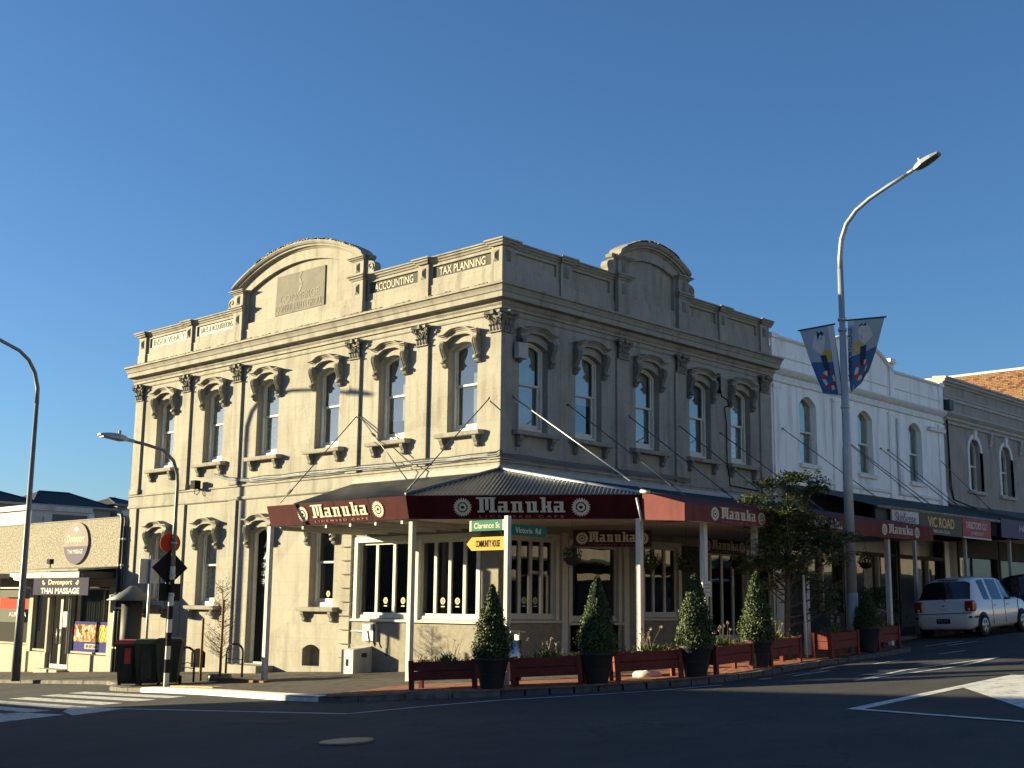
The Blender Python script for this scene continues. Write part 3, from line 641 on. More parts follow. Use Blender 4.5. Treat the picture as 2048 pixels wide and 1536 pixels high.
upL = (L_t - L_b).normalized()
cafe_mark(fL, (L_t + L_b) / 2 + Vector((-.012, -2.62, 0.0)), (0, -1, 0), (A_t - A_b + Vector((0, .06, 0))).normalized(), 3.0, .44)
upC = (((A_t + B_t) - (A_b + B_b)) / 2).normalized(); upC = (upC - dch * upC.dot(dch)).normalized()
nC = dch.cross(upC)
cafe_mark(fC, (A_t + B_t + A_b + B_b) / 4 + nC * .012 + dch * (-.07), dch, upC, 2.86, .46)
for k, y in enumerate((3.62, 2.4, 1.2)): MB().prism(*slab((-2.824, y + .008, ZT), (-2.824, y - .008, ZT), (-2.664, y - .008, ZB_ + .002), (-2.664, y + .008, ZB_ + .002), .01, (1, 0, 0))).build('panel_seam', m_black, fL)
# end closing piece at the left, pale lining
MB().prism([(-2.60, 4.86, 3.37), (-2.0, 4.86, 3.37), (-2.0, 4.86, 3.70), (-2.76, 4.86, 3.78)], [(-2.60, 4.90, 3.37), (-2.0, 4.90, 3.37), (-2.0, 4.90, 3.70), (-2.76, 4.90, 3.78)]).build('end_flashing', m_white, ver)
# soffit lining
W0 = 3.30
MB().prism([(-2.63, 4.8, 3.355), (-0.02, 4.8, 3.355), (-.02, -.02, 3.355), (.9, -.02, 3.355), (.9, -4.0, 3.355), (.08, -3.98, 3.355), (-2.60, .06, 3.355)],
           [(-2.63, 4.8, 3.375), (-0.02, 4.8, 3.375), (-.02, -.02, 3.375), (.9, -.02, 3.375), (.9, -4.0, 3.375), (.08, -3.98, 3.375), (-2.60, .06, 3.375)]).build('soffit', m_frameD, ver)
for k in range(6):
    MB().box(-2.6, -.03, .3 + k * .85, .36 + k * .85, 3.27, 3.353).build('rafter', m_frameD, ver)
# corrugated roof sheets: ridges run down the slope
def corr(name, top0, top1, bot0, bot1, m, parent, pitch=.085, amp=.012):
    """quad (or triangle) sheet, ridges from the top edge to the bottom edge"""
    t0, t1, b0, b1 = map(Vector, (top0, top1, bot0, bot1))
    n = int(max((t1 - t0).length, (b1 - b0).length) / pitch * 4); up = (b0 - t0).cross(b1 - b0); up = up.normalized(); up = -up if up.z < 0 else up
    rings = []
    for i in range(n + 1):
        f = i / n; off = up * (amp * math.cos(i * math.pi / 2)); rings.append([tuple(t0.lerp(t1, f) + off), tuple(b0.lerp(b1, f) + off)])
    mb = MB(); mb.smooth = True; mb.sweep(rings, closed=False); return mb.build(name, m, parent, norm=False)
def corr_par(name, poly_fn, m, parent): pass
zr = 4.60
corr('roof_sheet', (-.0, 5.0, zr), (0, 0.05, zr), (-2.80, 3.85, ZT + .01), (-2.80, 0.05, ZT + .01), m_iron, ver)
def corr_tri(name, apex, b0, b1, direction, m, parent, pitch=.085, amp=.013):
    """triangular hip sheet: ridges all parallel to direction, cut off at the hips"""
    ap, b0, b1 = map(Vector, (apex, b0, b1)); n = int((b1 - b0).length / pitch * 4); d = Vector(direction)
    up = (b0 - ap).cross(b1 - b0).normalized(); up = -up if up.z < 0 else up; rings = []
    foot = (ap - b0).dot((b1 - b0).normalized()) / (b1 - b0).length; foot = max(.02, min(.98, foot)); base = b0.lerp(b1, foot)
    for i in range(n + 1):
        f = i / n; e = b0.lerp(b1, f); k = f / foot if f <= foot else (1 - f) / (1 - foot)
        top = e + (ap - base) * k; off = up * (amp * math.cos(i * math.pi / 2)); rings.append([tuple(top + off), tuple(e + off)])
    mb = MB(); mb.smooth = True; mb.sweep(rings, closed=False); return mb.build(name, m, parent, norm=False)
corr_tri('roof_sheet', (-.02, -.02, zr + .01), A_t + Vector((.03, 0, .012)), B_t + Vector((-.02, .03, .012)), (0, 0, 0), m_iron, ver)
corr('roof_sheet', (0.0, -.03, zr), (1.6, -.03, zr), (.06, -4.12, ZT + .01), (1.6, -4.12, ZT + .01), m_iron, ver)
for p, q in (((-.02, .0, zr + .03), A_t + Vector((.02, .02, .03))), ((.0, -.02, zr + .03), B_t + Vector((-.01, .03, .03)))):
    MB().tube([p, q], .045, 6).build('hip_flashing', m_steel if q.y < -1 else m_iron, ver)
for mp, a, b in ((FL, -.03, 5.0), (FR, -.03, RS)):
    MB().ext([(0.001, zr - .02), (.16, zr - .05), (.17, zr - .02), (.03, zr + .12), (.001, zr + .12)], 's', a, b).build('wall_flashing', m_frameD, ver, mp)
# posts
def vpost(x, y, ztop, parent, w=.055, name='post', m=None):
    z = gz(x, y) - .05
    mb = MB(); mb.box(-w, w, -w, w, 0, ztop - z);
    return mb.build(name, m or m_white, parent, loc=(x, y, z))
for x, y in ((-2.72, 4.78), (-2.48, .12), (-.04, -3.98)): vpost(x, y, 3.36, ver)
# tie rods from the wall down to the fascia
def rod(p, q, parent, m=None, r=.013, turn=.86):
    p, q = Vector(p), Vector(q); mb = MB(); mb.tube([p, q], r, 6)
    o = mb.build('tie_rod', m or m_rod, parent)
    d = (q - p); a = p + d * turn; b = p + d * (turn + .045); s = d.normalized().cross(Vector((0, 0, 1))).normalized() * .035
    MB().tube([a, a + s, b + s, b, b - s, a - s, a], .011, 5).build('turnbuckle', m or m_rod, o)
    MB().lathe([(0, -.02), (.04, -.02), (.04, .02), (0, .03)], tuple(p), 8).build('wall_eye', m_rod, o)
rod((-.02, .33, 6.28), (-2.70, -.35 + .5, 3.9), ver); rod((-.02, 5.04, 6.33), (-2.72, 4.46, 3.9), ver); rod((-.02, 4.98, 6.33), (-.55, 2.5, 4.5), ver, turn=.3)
rod((.35, -.02, 6.34), (.2, -3.95, 3.93), ver, m_steel, .016)

# ------------------------------------------------------------------ canvas canopy along Victoria Rd
can = thing('canvas_canopy', 'long maroon canvas cafe canopy along the shaded shopfront, pink where the sun hits its end', 'canopy', (5, -4, gz(5, -4)))
x0, x1 = -.2, 10.6; zf0, zf1 = 3.26, 3.34; yb, yf = -4.18, -5.21
mb = MB(); n = 24; rings = []
for k in range(n + 1):
    f = k / n; x = x0 + (x1 - x0) * f; zb = zf0 + (zf1 - zf0) * f; sag = .015 * math.sin(k * 1.3) * (0 < k < n)
    rings.append([(x, yf + .012 * math.sin(k * 2.1), zb + sag), (x, yf - .0, zb + .35), (x, yb, zb + .62 - .06 * f)])
mb.sweep(rings, closed=False); can_f = mb.build('canvas', m_canvas, can, norm=False)
ep = MB().prism([(x0 + .001, yf, zf0), (x0 + .001, yf, zf0 + .35), (x0 + .001, yb, zf0 + .62), (x0 + .001, yb, zf0 + .06)], [(x0 + .02, yf + .004, zf0), (x0 + .02, yf + .004, zf0 + .345), (x0 + .02, yb, zf0 + .615), (x0 + .02, yb, zf0 + .06)]).build('canvas_end', m_canvas, can)
MB().tube([(x0 - .02, yb + .02, zf0 + .63), (x0 - .03, yb - .2, zf0 + .60)], .035, 6).build('frame_tube', m_white, can)
MB().tube([(x0 - .01, yb + .01, zf0 + .05), (x0 - .05, yb + .10, zf0 + .5)], .03, 6).build('frame_tube', m_lampgrey, can)
for k in range(7):
    x = x0 + .05 + k * (x1 - x0 - .1) / 6; zb = zf0 + (zf1 - zf0) * k / 6
    MB().tube([(x, yf + .03, zb + .01), (x, yf + .03, zb + .32), (x, yb, zb + .55)], .018, 5).build('frame_tube', m_white, can)
MB().tube([(x0 + .05, yf + .035, zf0 + .02), (x1, yf + .035, zf1 + .02)], .018, 5).build('frame_tube', m_white, can)
MB().prism([(.95, -5.1, 3.31), (x1, -5.1, 3.37), (RS + .1, -.02, 3.44), (.95, -.02, 3.40)], [(.95, -5.1, 3.33), (x1, -5.1, 3.39), (RS + .1, -.02, 3.46), (.95, -.02, 3.42)]).build('ceiling_lining', m_frameD, can)
corr('roof_sheet', (1.6, -.03, zr), (RS + .05, -.03, zr), (1.6, -4.22, 3.84), (RS - .6, -4.22, 3.86), m_green_iron, can)
for k, c in enumerate((1.68, 5.30, 8.83)):
    zc = zf0 + (zf1 - zf0) * (c - x0) / (x1 - x0) + .18
    cafe_mark(can_f, (c, yf - .004, zc), (1, 0, 0), (0, 0, 1), 2.0, .33)
for x, y in ((.80, -4.95), (2.66, -4.95), (4.70, -4.95), (6.61, -4.95), (8.59, -4.95)): vpost(x, y, 3.31, can)
for xw, xe in ((2.33, 1.23), (4.67, 3.2), (6.82, 4.95), (8.79, 7.0)): rod((xw, -.02, 6.38), (xe, -4.2, 3.9), can)

# hanging cafe boards and baskets under the verandah
def hang_board(label, c, xd, w, h, size):
    xd = Vector(xd).normalized(); n = xd.cross(Vector((0, 0, 1))); o = thing('cafe_sign_board', label, 'sign', c, 'cafe name boards under the verandah')
    a, b = Vector(c) - xd * w / 2, Vector(c) + xd * w / 2; mb = MB(); P = [a - Vector((0, 0, h / 2)), b - Vector((0, 0, h / 2)), b + Vector((0, 0, h / 2)), a + Vector((0, 0, h / 2))]
    bd = mb.prism([tuple(p) for p in P], [tuple(p - n * .04) for p in P]).build('board', mat('dark_maroon_board', (.045, .012, .014), .5), o)
    cafe_mark(bd, Vector(c) + n * .002, xd, (0, 0, 1), w * .94, h * .9)
    for q in (a.lerp(b, .1), a.lerp(b, .9)): MB().tube([q + Vector((0, 0, h / 2)), q + Vector((0, 0, 3.36 - c[2]))], .006, 4).build('hanger', m_steel, o)
hang_board('maroon cafe board hung across the corner entrance, under the verandah, its emblem at both ends', (1.42, -2.10, 3.08), dch, 1.72, .36, 1)
hang_board('dim cafe board over the folding doors between the verandah posts', (8.85, -.06, 3.25), (1, 0, 0), 2.1, .40, 1)
# ------------------------------------------------------------------ ground, road, footpaths
def asphalt():
    m = mat('asphalt', (.050, .050, .051), .88, (.036, .036, .038), 1.2, spec=.25); nt = m.node_tree; N = nt.nodes; L = nt.links; b = N['Principled BSDF']; geo = [n for n in N if n.type == 'NEW_GEOMETRY'][0]
    src = b.inputs['Base Color'].links[0].from_socket
    def noise(sc, det, lo, hi, to, stretch=None, rough=.6):
        n = N.new('ShaderNodeTexNoise'); n.inputs['Scale'].default_value = sc; n.inputs['Detail'].default_value = det; n.inputs['Roughness'].default_value = rough
        if stretch:
            mp = N.new('ShaderNodeMapping'); mp.inputs['Rotation'].default_value = (0, 0, stretch[3]); mp.inputs['Scale'].default_value = stretch[:3]; L.new(geo.outputs['Position'], mp.inputs['Vector']); L.new(mp.outputs[0], n.inputs['Vector'])
        else: L.new(geo.outputs['Position'], n.inputs['Vector'])
        r = N.new('ShaderNodeMapRange'); r.inputs[1].default_value = lo; r.inputs[2].default_value = hi; r.inputs[4].default_value = to; L.new(n.outputs['Fac'], r.inputs[0]); return r.outputs[0], n
    def mixc(fac, col):
        nonlocal src
        x = N.new('ShaderNodeMix'); x.data_type = 'RGBA'; x.inputs[7].default_value = (*col, 1); L.new(fac, x.inputs[0]); L.new(src, x.inputs[6]); src = x.outputs[2]
    f, _ = noise(.35, 3, .45, .65, .7); mixc(f, (.064, .062, .058))                       # worn pale areas
    f, _ = noise(1.0, 4, .50, .70, .8, (.10, .9, 1, .75)); mixc(f, (.030, .030, .032))     # tyre-polished bands
    f, _ = noise(2.3, 5, .64, .70, .75); mixc(f, (.022, .022, .023))                       # oil and tar spots
    v = N.new('ShaderNodeTexVoronoi'); v.feature = 'DISTANCE_TO_EDGE'; v.inputs['Scale'].default_value = .38
    nz = N.new('ShaderNodeTexNoise'); nz.inputs['Scale'].default_value = 2.5; nz.inputs['Detail'].default_value = 4; vm = N.new('ShaderNodeVectorMath'); vm.operation = 'MULTIPLY_ADD'; vm.inputs[1].default_value = (.5, .5, .5); L.new(geo.outputs['Position'], nz.inputs['Vector']); L.new(nz.outputs['Color'], vm.inputs[0]); L.new(geo.outputs['Position'], vm.inputs[2]); L.new(vm.outputs[0], v.inputs['Vector'])
    cr = N.new('ShaderNodeMapRange'); cr.inputs[1].default_value = 0; cr.inputs[2].default_value = .006; cr.inputs[3].default_value = .8; cr.inputs[4].default_value = 0; L.new(v.outputs['Distance'], cr.inputs[0]); mixc(cr.outputs[0], (.018, .018, .018))
    f, g = noise(70, 3, .52, .72, .6); mixc(f, (.105, .10, .092))                           # aggregate
    L.new(src, b.inputs['Base Color'])
    bp = N.new('ShaderNodeBump'); bp.inputs['Strength'].default_value = .6; bp.inputs['Distance'].default_value = .012; L.new(g.outputs['Fac'], bp.inputs['Height']); L.new(bp.outputs[0], b.inputs['Normal'])
    return m
m_asphalt = asphalt()
m_footpath = mat('footpath_asphalt', (.115, .10, .084), .9, (.06, .054, .048), 3.5, bump=.5, bscale=90, contrast=(.4, .6))
m_kerb = mat('kerb_stone', (.20, .19, .17), .9, (.10, .095, .085), 5, bump=.5, bscale=30)
m_bluestone = mat('bluestone_kerb', (.10, .105, .105), .85, (.06, .062, .062), 6, bump=.6, bscale=25)
m_paint = mat('road_paint', (.56, .56, .54), .8, (.13, .13, .13), 5, contrast=(.50, .72), detail=9, bump=.3, bscale=120)
m_paintw = mat('kerb_paint', (.78, .77, .72), .7, (.60, .59, .55), 6)
m_paver = mat('brick_paver', (.30, .125, .075), .85, (.22, .09, .06), 5, bump=.3, bscale=60)
m_paver2 = mat('brick_paver_pale', (.36, .17, .10), .85, (.27, .12, .075), 5, bump=.3, bscale=60)
m_grout = mat('paver_bed', (.13, .095, .07), .95)
m_tactile = mat('tactile_paver', (.52, .42, .16), .8, (.42, .33, .13), 6)
RD = -0.095
def flat(v): return max(-1, min(1, v))
def gfar(x, y):
    cx = max(-60, min(75, x)); cy = max(-60, min(70, y)); return gz(cx, cy)
def sheet(xs, ys, off, fn=gfar):
    mb = MB(); nx, ny = len(xs), len(ys); vs = [(x, y, fn(x, y) + off) for y in ys for x in xs]
    return mb._add(vs, [(j * nx + i, j * nx + i + 1, (j + 1) * nx + i + 1, (j + 1) * nx + i) for j in range(ny - 1) for i in range(nx - 1)])
ax = [-900, -300, -120, -60, -30, 0, 30, 75, 150, 400, 900]
ground = struct(sheet(ax, [-900, -300, -120, -60, -30, 0, 30, 70, 150, 400, 900], -.6).build('ground', mat('earth', (.10, .10, .07), .95, (.07, .08, .05), .3), norm=False))
road = struct(sheet([-58 + 4 * k for k in range(33)], [-50 + 4 * k for k in range(30)], RD).build('road', m_asphalt, norm=False))
# kerb line (outer top edge), from far left along Clarence St, round the corner, up Victoria Rd
def cat(pts, n=6):
    out = []
    for i in range(len(pts) - 1):
        p0 = pts[max(i - 1, 0)]; p1 = pts[i]; p2 = pts[i + 1]; p3 = pts[min(i + 2, len(pts) - 1)]
        for k in range(n):
            t = k / n; out.append(tuple(.5 * (2 * p1[d] + (p2[d] - p0[d]) * t + (2 * p0[d] - 5 * p1[d] + 4 * p2[d] - p3[d]) * t * t + (3 * p1[d] - p0[d] - 3 * p2[d] + p3[d]) * t ** 3) for d in (0, 1)))
    return out + [pts[-1]]
K = [(-3.1, 60), (-3.1, 20), (-3.1, 11.2), (-3.7, 9.6), (-4.5, 8.6), (-4.75, 7.6)] + cat([(-4.8, 6.6), (-5.0, 4.2), (-5.45, 1.5), (-5.84, -.9), (-5.62, -1.95), (-5.12, -2.8), (-4.3, -4.25), (-3.4, -5.3), (-2.5, -6.06), (-1.7, -6.5), (-.16, -6.62), (1.0, -6.5), (3.0, -6.32), (5.4, -6.25), (6.75, -6.15)], 5) + [(7.66, -6.0), (8.3, -5.1), (8.9, -3.9), (9.8, -3.3), (14, -3.25), (30, -3.25), (75, -3.25)]
foot_poly = [(x, y) for x, y in K] + [(75, 2.0), (.0, 2.0), (2.0, 60)]
tri = tessellate_polygon([[Vector((x, y, 0)) for x, y in foot_poly]])
footpath = struct(MB()._add([(x, y, gfar(x, y)) for x, y in foot_poly], [tuple(t) for t in tri]).build('footpath', m_footpath, norm=True))
# kerb stones, one by one near the camera
kerb = struct(link('kerb', None, None, (0, 0, 0)))
def offset_line(L, d):
    out = []
    for i, p in enumerate(L):
        a = L[max(i - 1, 0)]; b = L[min(i + 1, len(L) - 1)]; t = Vector((b[0] - a[0], b[1] - a[1])).normalized(); out.append((p[0] - t.y * d, p[1] + t.x * d))
    return out
def resample(L, step):
    tot = sum((Vector(L[i + 1]) - Vector(L[i])).length for i in range(len(L) - 1)); step = tot / max(1, round(tot / step)) * .9999; out = [L[0]]; acc = 0
    for i in range(len(L) - 1):
        a, b = Vector(L[i]), Vector(L[i + 1]); d = (b - a).length; t = step - acc
        while t <= d: out.append(tuple(a + (b - a) * t / d)); t += step
        acc = (acc + d) % step
    return out
def stones(L, step, w, m, gap=.012, name='kerb_stone', h0=.004, rnd=.01, paint=None):
    pts = resample(L, step)
    for i in range(len(pts) - 1):
        a, b = Vector(pts[i]), Vector(pts[i + 1]); t = (b - a).normalized(); nrm = Vector((-t.y, t.x)); a2, b2 = a + t * gap, b - t * gap
        j = random.uniform(-rnd, rnd) * .6; mb = MB(); e = .02
        def q(p, dn, dz): 
            v = p + nrm * dn; return (v.x, v.y, gfar(v.x, v.y) + dz)
        prof = [(0, -.3), (0 - j, -e), (e, h0 + j * .5), (w, h0), (w, -.3)]
        mb.prism([q(a2, u, z) for u, z in prof], [q(b2, u, z) for u, z in prof])
        mb.build(name, paint if (paint and paint_range(a)) else m, kerb)
def paint_range(a): return False
# the walking side lies to the left of the line as it runs (positive offset)
i0 = K.index((-3.1, 11.2)); iA = 6
stones([(-3.1, 40), (-3.1, 11.2)], 1.2, .16, m_kerb)
stones(K[i0:7], .62, .16, m_kerb)
crn = K[6:]; split = next(i for i, p in enumerate(crn) if p[1] < -.9)
for o in []: pass
stones(crn[:split + 1], .9, .30, m_paintw, gap=.001, h0=.006, rnd=0)
s2 = next(i for i, p in enumerate(crn) if p[0] > -4.9 and p[1] < -4)
stones(crn[split:s2 + 1], .8, .16, m_kerb)
s3 = next(i for i, p in enumerate(crn) if p[0] > 9)
stones(crn[s2:s3 + 1], .42, .17, m_bluestone, rnd=.022, gap=.016)
stones([(9.8, -3.3), (14, -3.25), (40, -3.25)], 1.2, .16, m_kerb)
# brick pavers laid in the outer band of the corner, row by row; far rows are one sheet
inner = offset_line(crn[split - 2:s3 + 1], 1)
pav = struct(link('paving', None, None, (-4, -3, 0)))
bed = []
base = crn[split:s3 + 1]
o1 = offset_line(base, .17); o2 = offset_line(base, 2.35)
mbb = MB(); mbb.sweep([[(p[0], p[1], gfar(*p) + .004), (q[0], q[1], gfar(*q) + .004)] for p, q in zip(o1, o2)], closed=False); mbb.build('paver_bed', m_grout, pav, norm=False)
pm = {}
def paver_mesh(i):
    if i not in pm:
        me = D.meshes.new('paver'); bm = bmesh.new(); bmesh.ops.create_cube(bm, size=1)
        for v in bm.verts:
            v.co.x *= .215 * (.985 if v.co.z > 0 else 1); v.co.y *= .103 * (.97 if v.co.z > 0 else 1); v.co.z = .5 * (1 if v.co.z > 0 else -1) * .03
        bm.to_mesh(me); bm.free(); me.materials.append((m_paver, m_paver2, m_paver)[i]); pm[i] = me
    return pm[i]
cnt = 0; rest = MB()
for row in range(19):
    ln = resample(offset_line(base, .23 + row * .112), .224)
    for i in range(len(ln) - 1):
        a, b = Vector(ln[i]), Vector(ln[i + 1])
        if (b - a).length < .1: continue
        f = .5 * (row % 2); c = a.lerp(b, .5 + f * .0) + (b - a) * (f)
        ang = math.atan2((b - a).y, (b - a).x); z = gfar(c.x, c.y) + .004 + random.uniform(-.002, .003)
        if row < 8 and cnt < 300 and -6.5 < c.x < 1 :
            o = link('paver', paver_mesh(random.choice((0, 1, 2))), pav, (c.x, c.y, z), (0.0425 * 0, 0, ang)); o.rotation_euler = (Matrix(((1, 0, 0), (0, 1, 0), (.045, -.0425, 1))).to_3x3() @ Matrix.Rotation(ang, 3, 'Z')).to_euler(); cnt += 1
        else:
            u = (b - a).normalized() * .107; v = Vector((-u.y, u.x)).normalized() * .051; rest.mt(random.choice((0, 1)))
            rest._add([(q.x, q.y, gfar(q.x, q.y) + .019) for q in (c - u - v, c + u - v, c + u + v, c - u + v)], [(0, 1, 2, 3)])
rest.build('paver_field', [m_paver, m_paver2], pav)['kind'] = 'stuff'
# tactile yellow pavers by the crossing
tp = struct(link('tactile_paving', None, None, (-5.0, 5.5, 0)))
for k in range(6):
    x, y = -4.35 - k * .02, 5.7 - k * .305
    MB().box(-.15, .15, -.15, .15, 0, .02).build('tactile_slab', m_tactile, tp, loc=(x, y, gz(x, y)))
# painted markings
def mark(pts, off=.006, m=None):
    tri = tessellate_polygon([[Vector((x, y, 0)) for x, y in pts]])
    return MB()._add([(x, y, gz(x, y) + RD + off) for x, y in pts], [tuple(t) for t in tri]).build('road_marking', m or m_paint, road)
def line(a, b, w=.1, off=.006):
    a, b = Vector(a), Vector(b); n = Vector((-(b - a).y, (b - a).x)).normalized() * w / 2
    mark([tuple(a - n), tuple(b - n), tuple(b + n), tuple(a + n)], off)
for x in (-5.42, -6.1, -6.85, -7.6, -8.35, -9.1, -9.85, -10.6):           # zebra bars lie along Clarence St
    mark([(x - .20 - .28, 3.7), (x + .20 - .28, 3.6), (x + .20 + .22, 8.7), (x - .20 + .22, 8.8)])
line((-7.37, -3.91), (-7.78, 2.0), .10)
pl = [(-7.37, -3.91), (-6.02, -4.30), (-4.9, -4.85), (-3.95, -5.75), (-2.9, -6.6), (-1.75, -7.05)]
for a_, b_ in zip(pl, pl[1:]): line(a_, b_, .10 if a_[0] < -4 else .07, .0062 + .0006 * pl.index(a_))
mark([(-7.74, 4.13), (-7.72, 2.06), (-8.45, 1.9), (-8.94, 1.8), (-8.5, 3.0)]); mark([(-8.9, 3.9), (-8.9, 2.15), (-10.2, 2.0), (-9.5, 4.1)], .0075)
# traffic island with painted nose
line((-5.09, -11.34), (.6, -11.2), .22); line((-5.09, -11.34), (-6.4, -15.0), .11, .010)
mark([(-1.9, -11.40), (2.5, -11.24), (2.5, -18), (-4.9, -13.55)], .008)
line((-.71, -9.0), (1.6, -8.72), .10); line((1.6, -8.72), (4.97, -9.05), .10); line((-.71, -9.0), (2.6, -9.35), .10, .009); line((2.6, -9.35), (4.97, -9.05), .12, .009)
for k in range(3): line((.23 + k * 3.0, -7.25), (1.5 + k * 3.0, -7.28), .08)
line((9.5, -5.4), (11.5, -5.45), .08); line((9.6, -5.9), (11.3, -5.9), .08)
# manhole cover
mh = thing('manhole_cover', 'round iron manhole cover in the shaded road', 'manhole', (-10.07, -7.19, gz(-10.07, -7.19) + RD))
T = Matrix(((1, 0, 0), (0, 1, 0), (.045, -.0425, 1))).to_3x3()
def tilt(o): o.rotation_euler = (T @ o.rotation_euler.to_matrix()).to_euler(); return o
mh.rotation_euler = T.to_euler()
MB().lathe([(.28, .002), (.335, .002), (.335, .022), (.285, .022)], n=28).build('frame_ring', mat('worn_iron', (.26, .235, .19), .5, (.15, .135, .11), 20, metal=.3), mh, local=True)
mb = MB(); mb.lathe([(0, .002), (.282, .002), (.282, .014), (0, .014)], n=28)
for r in (.08, .16, .235):
    for k in range(int(r * 50)): a = k * 2 * math.pi / int(r * 50); mb.box(r * math.cos(a) - .018, r * math.cos(a) + .018, r * math.sin(a) - .018, r * math.sin(a) + .018, .012, .02)
mb.build('lid', mat('iron_lid', (.095, .085, .07), .7, (.04, .038, .035), 25), mh, local=True)
# drainage grate patch: patched asphalt rectangle
mark([(-8.6, -2.6), (-8.3, -4.0), (-8.75, -4.1), (-9.0, -2.7)], .004, mat('asphalt_patch', (.075, .072, .066), .9, (.05, .05, .048), 30))
# ------------------------------------------------------------------ neighbours on Victoria Rd
def arch_win(parent, mp, c, zb, zs, hw, rise, fm, gm, depth=.16, name='sash_window', round_=False, back=None):
    mb = MB(); p1, p0 = -depth - .10, -depth
    o = arc_pts(c, hw - .002, zb, zs, rise, 12); i = arc_pts(c, hw - .07, zb + .08, zs, rise - .05, 12)
    for k in range(len(o)):
        j = (k + 1) % len(o); mb.prism([(o[k][0], p0, o[k][1]), (o[j][0], p0, o[j][1]), (i[j][0], p0, i[j][1]), (i[k][0], p0, i[k][1])], [(o[k][0], p1, o[k][1]), (o[j][0], p1, o[j][1]), (i[j][0], p1, i[j][1]), (i[k][0], p1, i[k][1])])
    w = mb.build(name, fm, parent, mp); zm = zb + (zs + rise - zb) * .48
    MB().box(c - hw + .072, c + hw - .072, p1 + .01, p0 + .02, zm - .03, zm + .03).build('meeting_rail', fm, w, mp)
    MB().poly([(q[0], -depth - .05, q[1]) for q in arc_pts(c, hw - .06, zm + .03, zs, rise - .04, 12)]).build('pane', m_glass, w, mp)
    MB().poly([(q[0], -depth - .075, q[1]) for q in rect(c - hw + .06, c + hw - .06, zb + .07, zm - .02)]).build('pane', m_glass, w, mp)
    rg = []; cb = MB(); cb.smooth = True
    for k in range(21):
        x = c - hw + 2 * hw * k / 20; rg.append([(x, -depth - .2 + .02 * math.sin(k * 2.1), zb), (x, -depth - .2 + .03 * math.sin(k * 2.1), zs + rise)])
    cb.sweep(rg, closed=False); cb.build('curtain', back or m_blind, w, mp, norm=False)
    return w
wb = thing('white_building', 'white rendered two-storey building with low arched gable and three sash windows, beside the corner building', 'building', (11.5, 0, .68)); x0, x1 = 11.47, 23.0
WW = [13.55, 17.15, 20.72]
def wtop(s):
    c, hw = 16.75, 2.3; return 9.62 + (.72 * (1 - ((s - c) / hw) ** 2) ** .8 if abs(s - c) < hw else 0)
out = [(x0, -.3), (x1, -.3), (x1, 9.62)] + [(s, wtop(s)) for s in [19.3] + [19.04 - 4.58 * k / 20 for k in range(21)] + [14.2]] + [(x0, 9.62)]
MB().holes(out, [arc_pts(c, .50, 5.92, 7.75, .26, 12) for c in WW] + [rect(12.0, 22.6, .35, 4.0)], 0, .24).build('wall', m_whitewall, wb, FR)
MB().box(x0, x1, -.9, -.6, -.3, 9.55).build('rear_wall', m_whitewall, wb, FR)
MB().box(x0 + .02, x1 - .02, -6, -.3, 8.7, 8.9).build('roof_deck', m_iron, wb, FR)
for s0, s1 in ((x0, 14.42), (19.10, x1)): MB().ext([(-.25, 9.56), (.03, 9.56), (.07, 9.6), (.07, 9.66), (-.25, 9.7)], 's', s0, s1).build('parapet_cap', m_whitetrim, wb, FR)
rings = []
for k in range(25):
    s = 14.42 + 4.66 * k / 24; z = wtop(max(14.47, min(19.03, s))); rings.append([(s, -.25, z - .03), (s, .06, z - .03), (s, .09, z + .03), (s, .09, z + .07), (s, -.25, z + .09)])
MB().sweep(rings).build('gable_moulding', m_whitetrim, wb, FR)
for u, v in ((11.5, 11.8), (14.25, 14.55), (18.95, 19.25), (22.7, 23.0)):
    mb = MB(); mb.box(u, v, 0, .05, 8.62, 9.6 if u < 14 or u > 20 else 10.0); mb.box(u - .05, v + .05, 0, .1, 9.56, 9.70) if u < 14 or u > 20 else mb.box(u - .06, v + .06, -.2, .12, 9.86, 10.02); mb.build('pier', m_whitewall, wb, FR)
MB().ext([(0, 8.24), (.06, 8.25), (.06, 8.31), (.03, 8.33), (.03, 8.46), (.10, 8.50), (.16, 8.56), (.20, 8.62), (.20, 8.66), (0, 8.70)], 's', x0, x1).build('cornice', m_whitetrim, wb, FR)
MB().ext([(0, 9.02), (.03, 9.03), (.03, 9.06), (0, 9.07)], 's', x0, x1).build('parapet_line', m_whitetrim, wb, FR)
MB().ext([(0, 5.40), (.05, 5.42), (.05, 5.50), (0, 5.53)], 's', x0 + .3, x1).build('string_course', m_whitetrim, wb, FR)
for u in (11.55, 15.0, 18.75, 22.55):
    mb = MB(); mb.box(u, u + .36, 0, .05, 5.2, 8.05); mb.box(u - .04, u + .40, 0, .08, 8.05, 8.16); mb.box(u - .03, u + .39, 0, .07, 5.2, 5.75); mb.build('pilaster', m_whitewall, wb, FR)
MB().tube([(19.35, .05, 8.0), (19.35, .05, 5.4)], .04, 8).build('downpipe', m_whitetrim, wb, FR)
for c in WW:
    w = arch_win(wb, FR, c, 5.92, 7.75, .50, .26, m_frame, m_glass)
    MB().box(c - .58, c + .58, 0, .10, 5.80, 5.92).build('sill', m_whitetrim, w, FR)
MB().box(21.7, 22.9, .05, .14, 7.86, 8.0).build('sign_bracket', m_whitetrim, wb, FR)
m_shopdark = mat('shop_joinery_shaded', (.07, .062, .052), .7, (.05, .045, .04), 4)  # deep shade under the awnings is put into this joinery colour
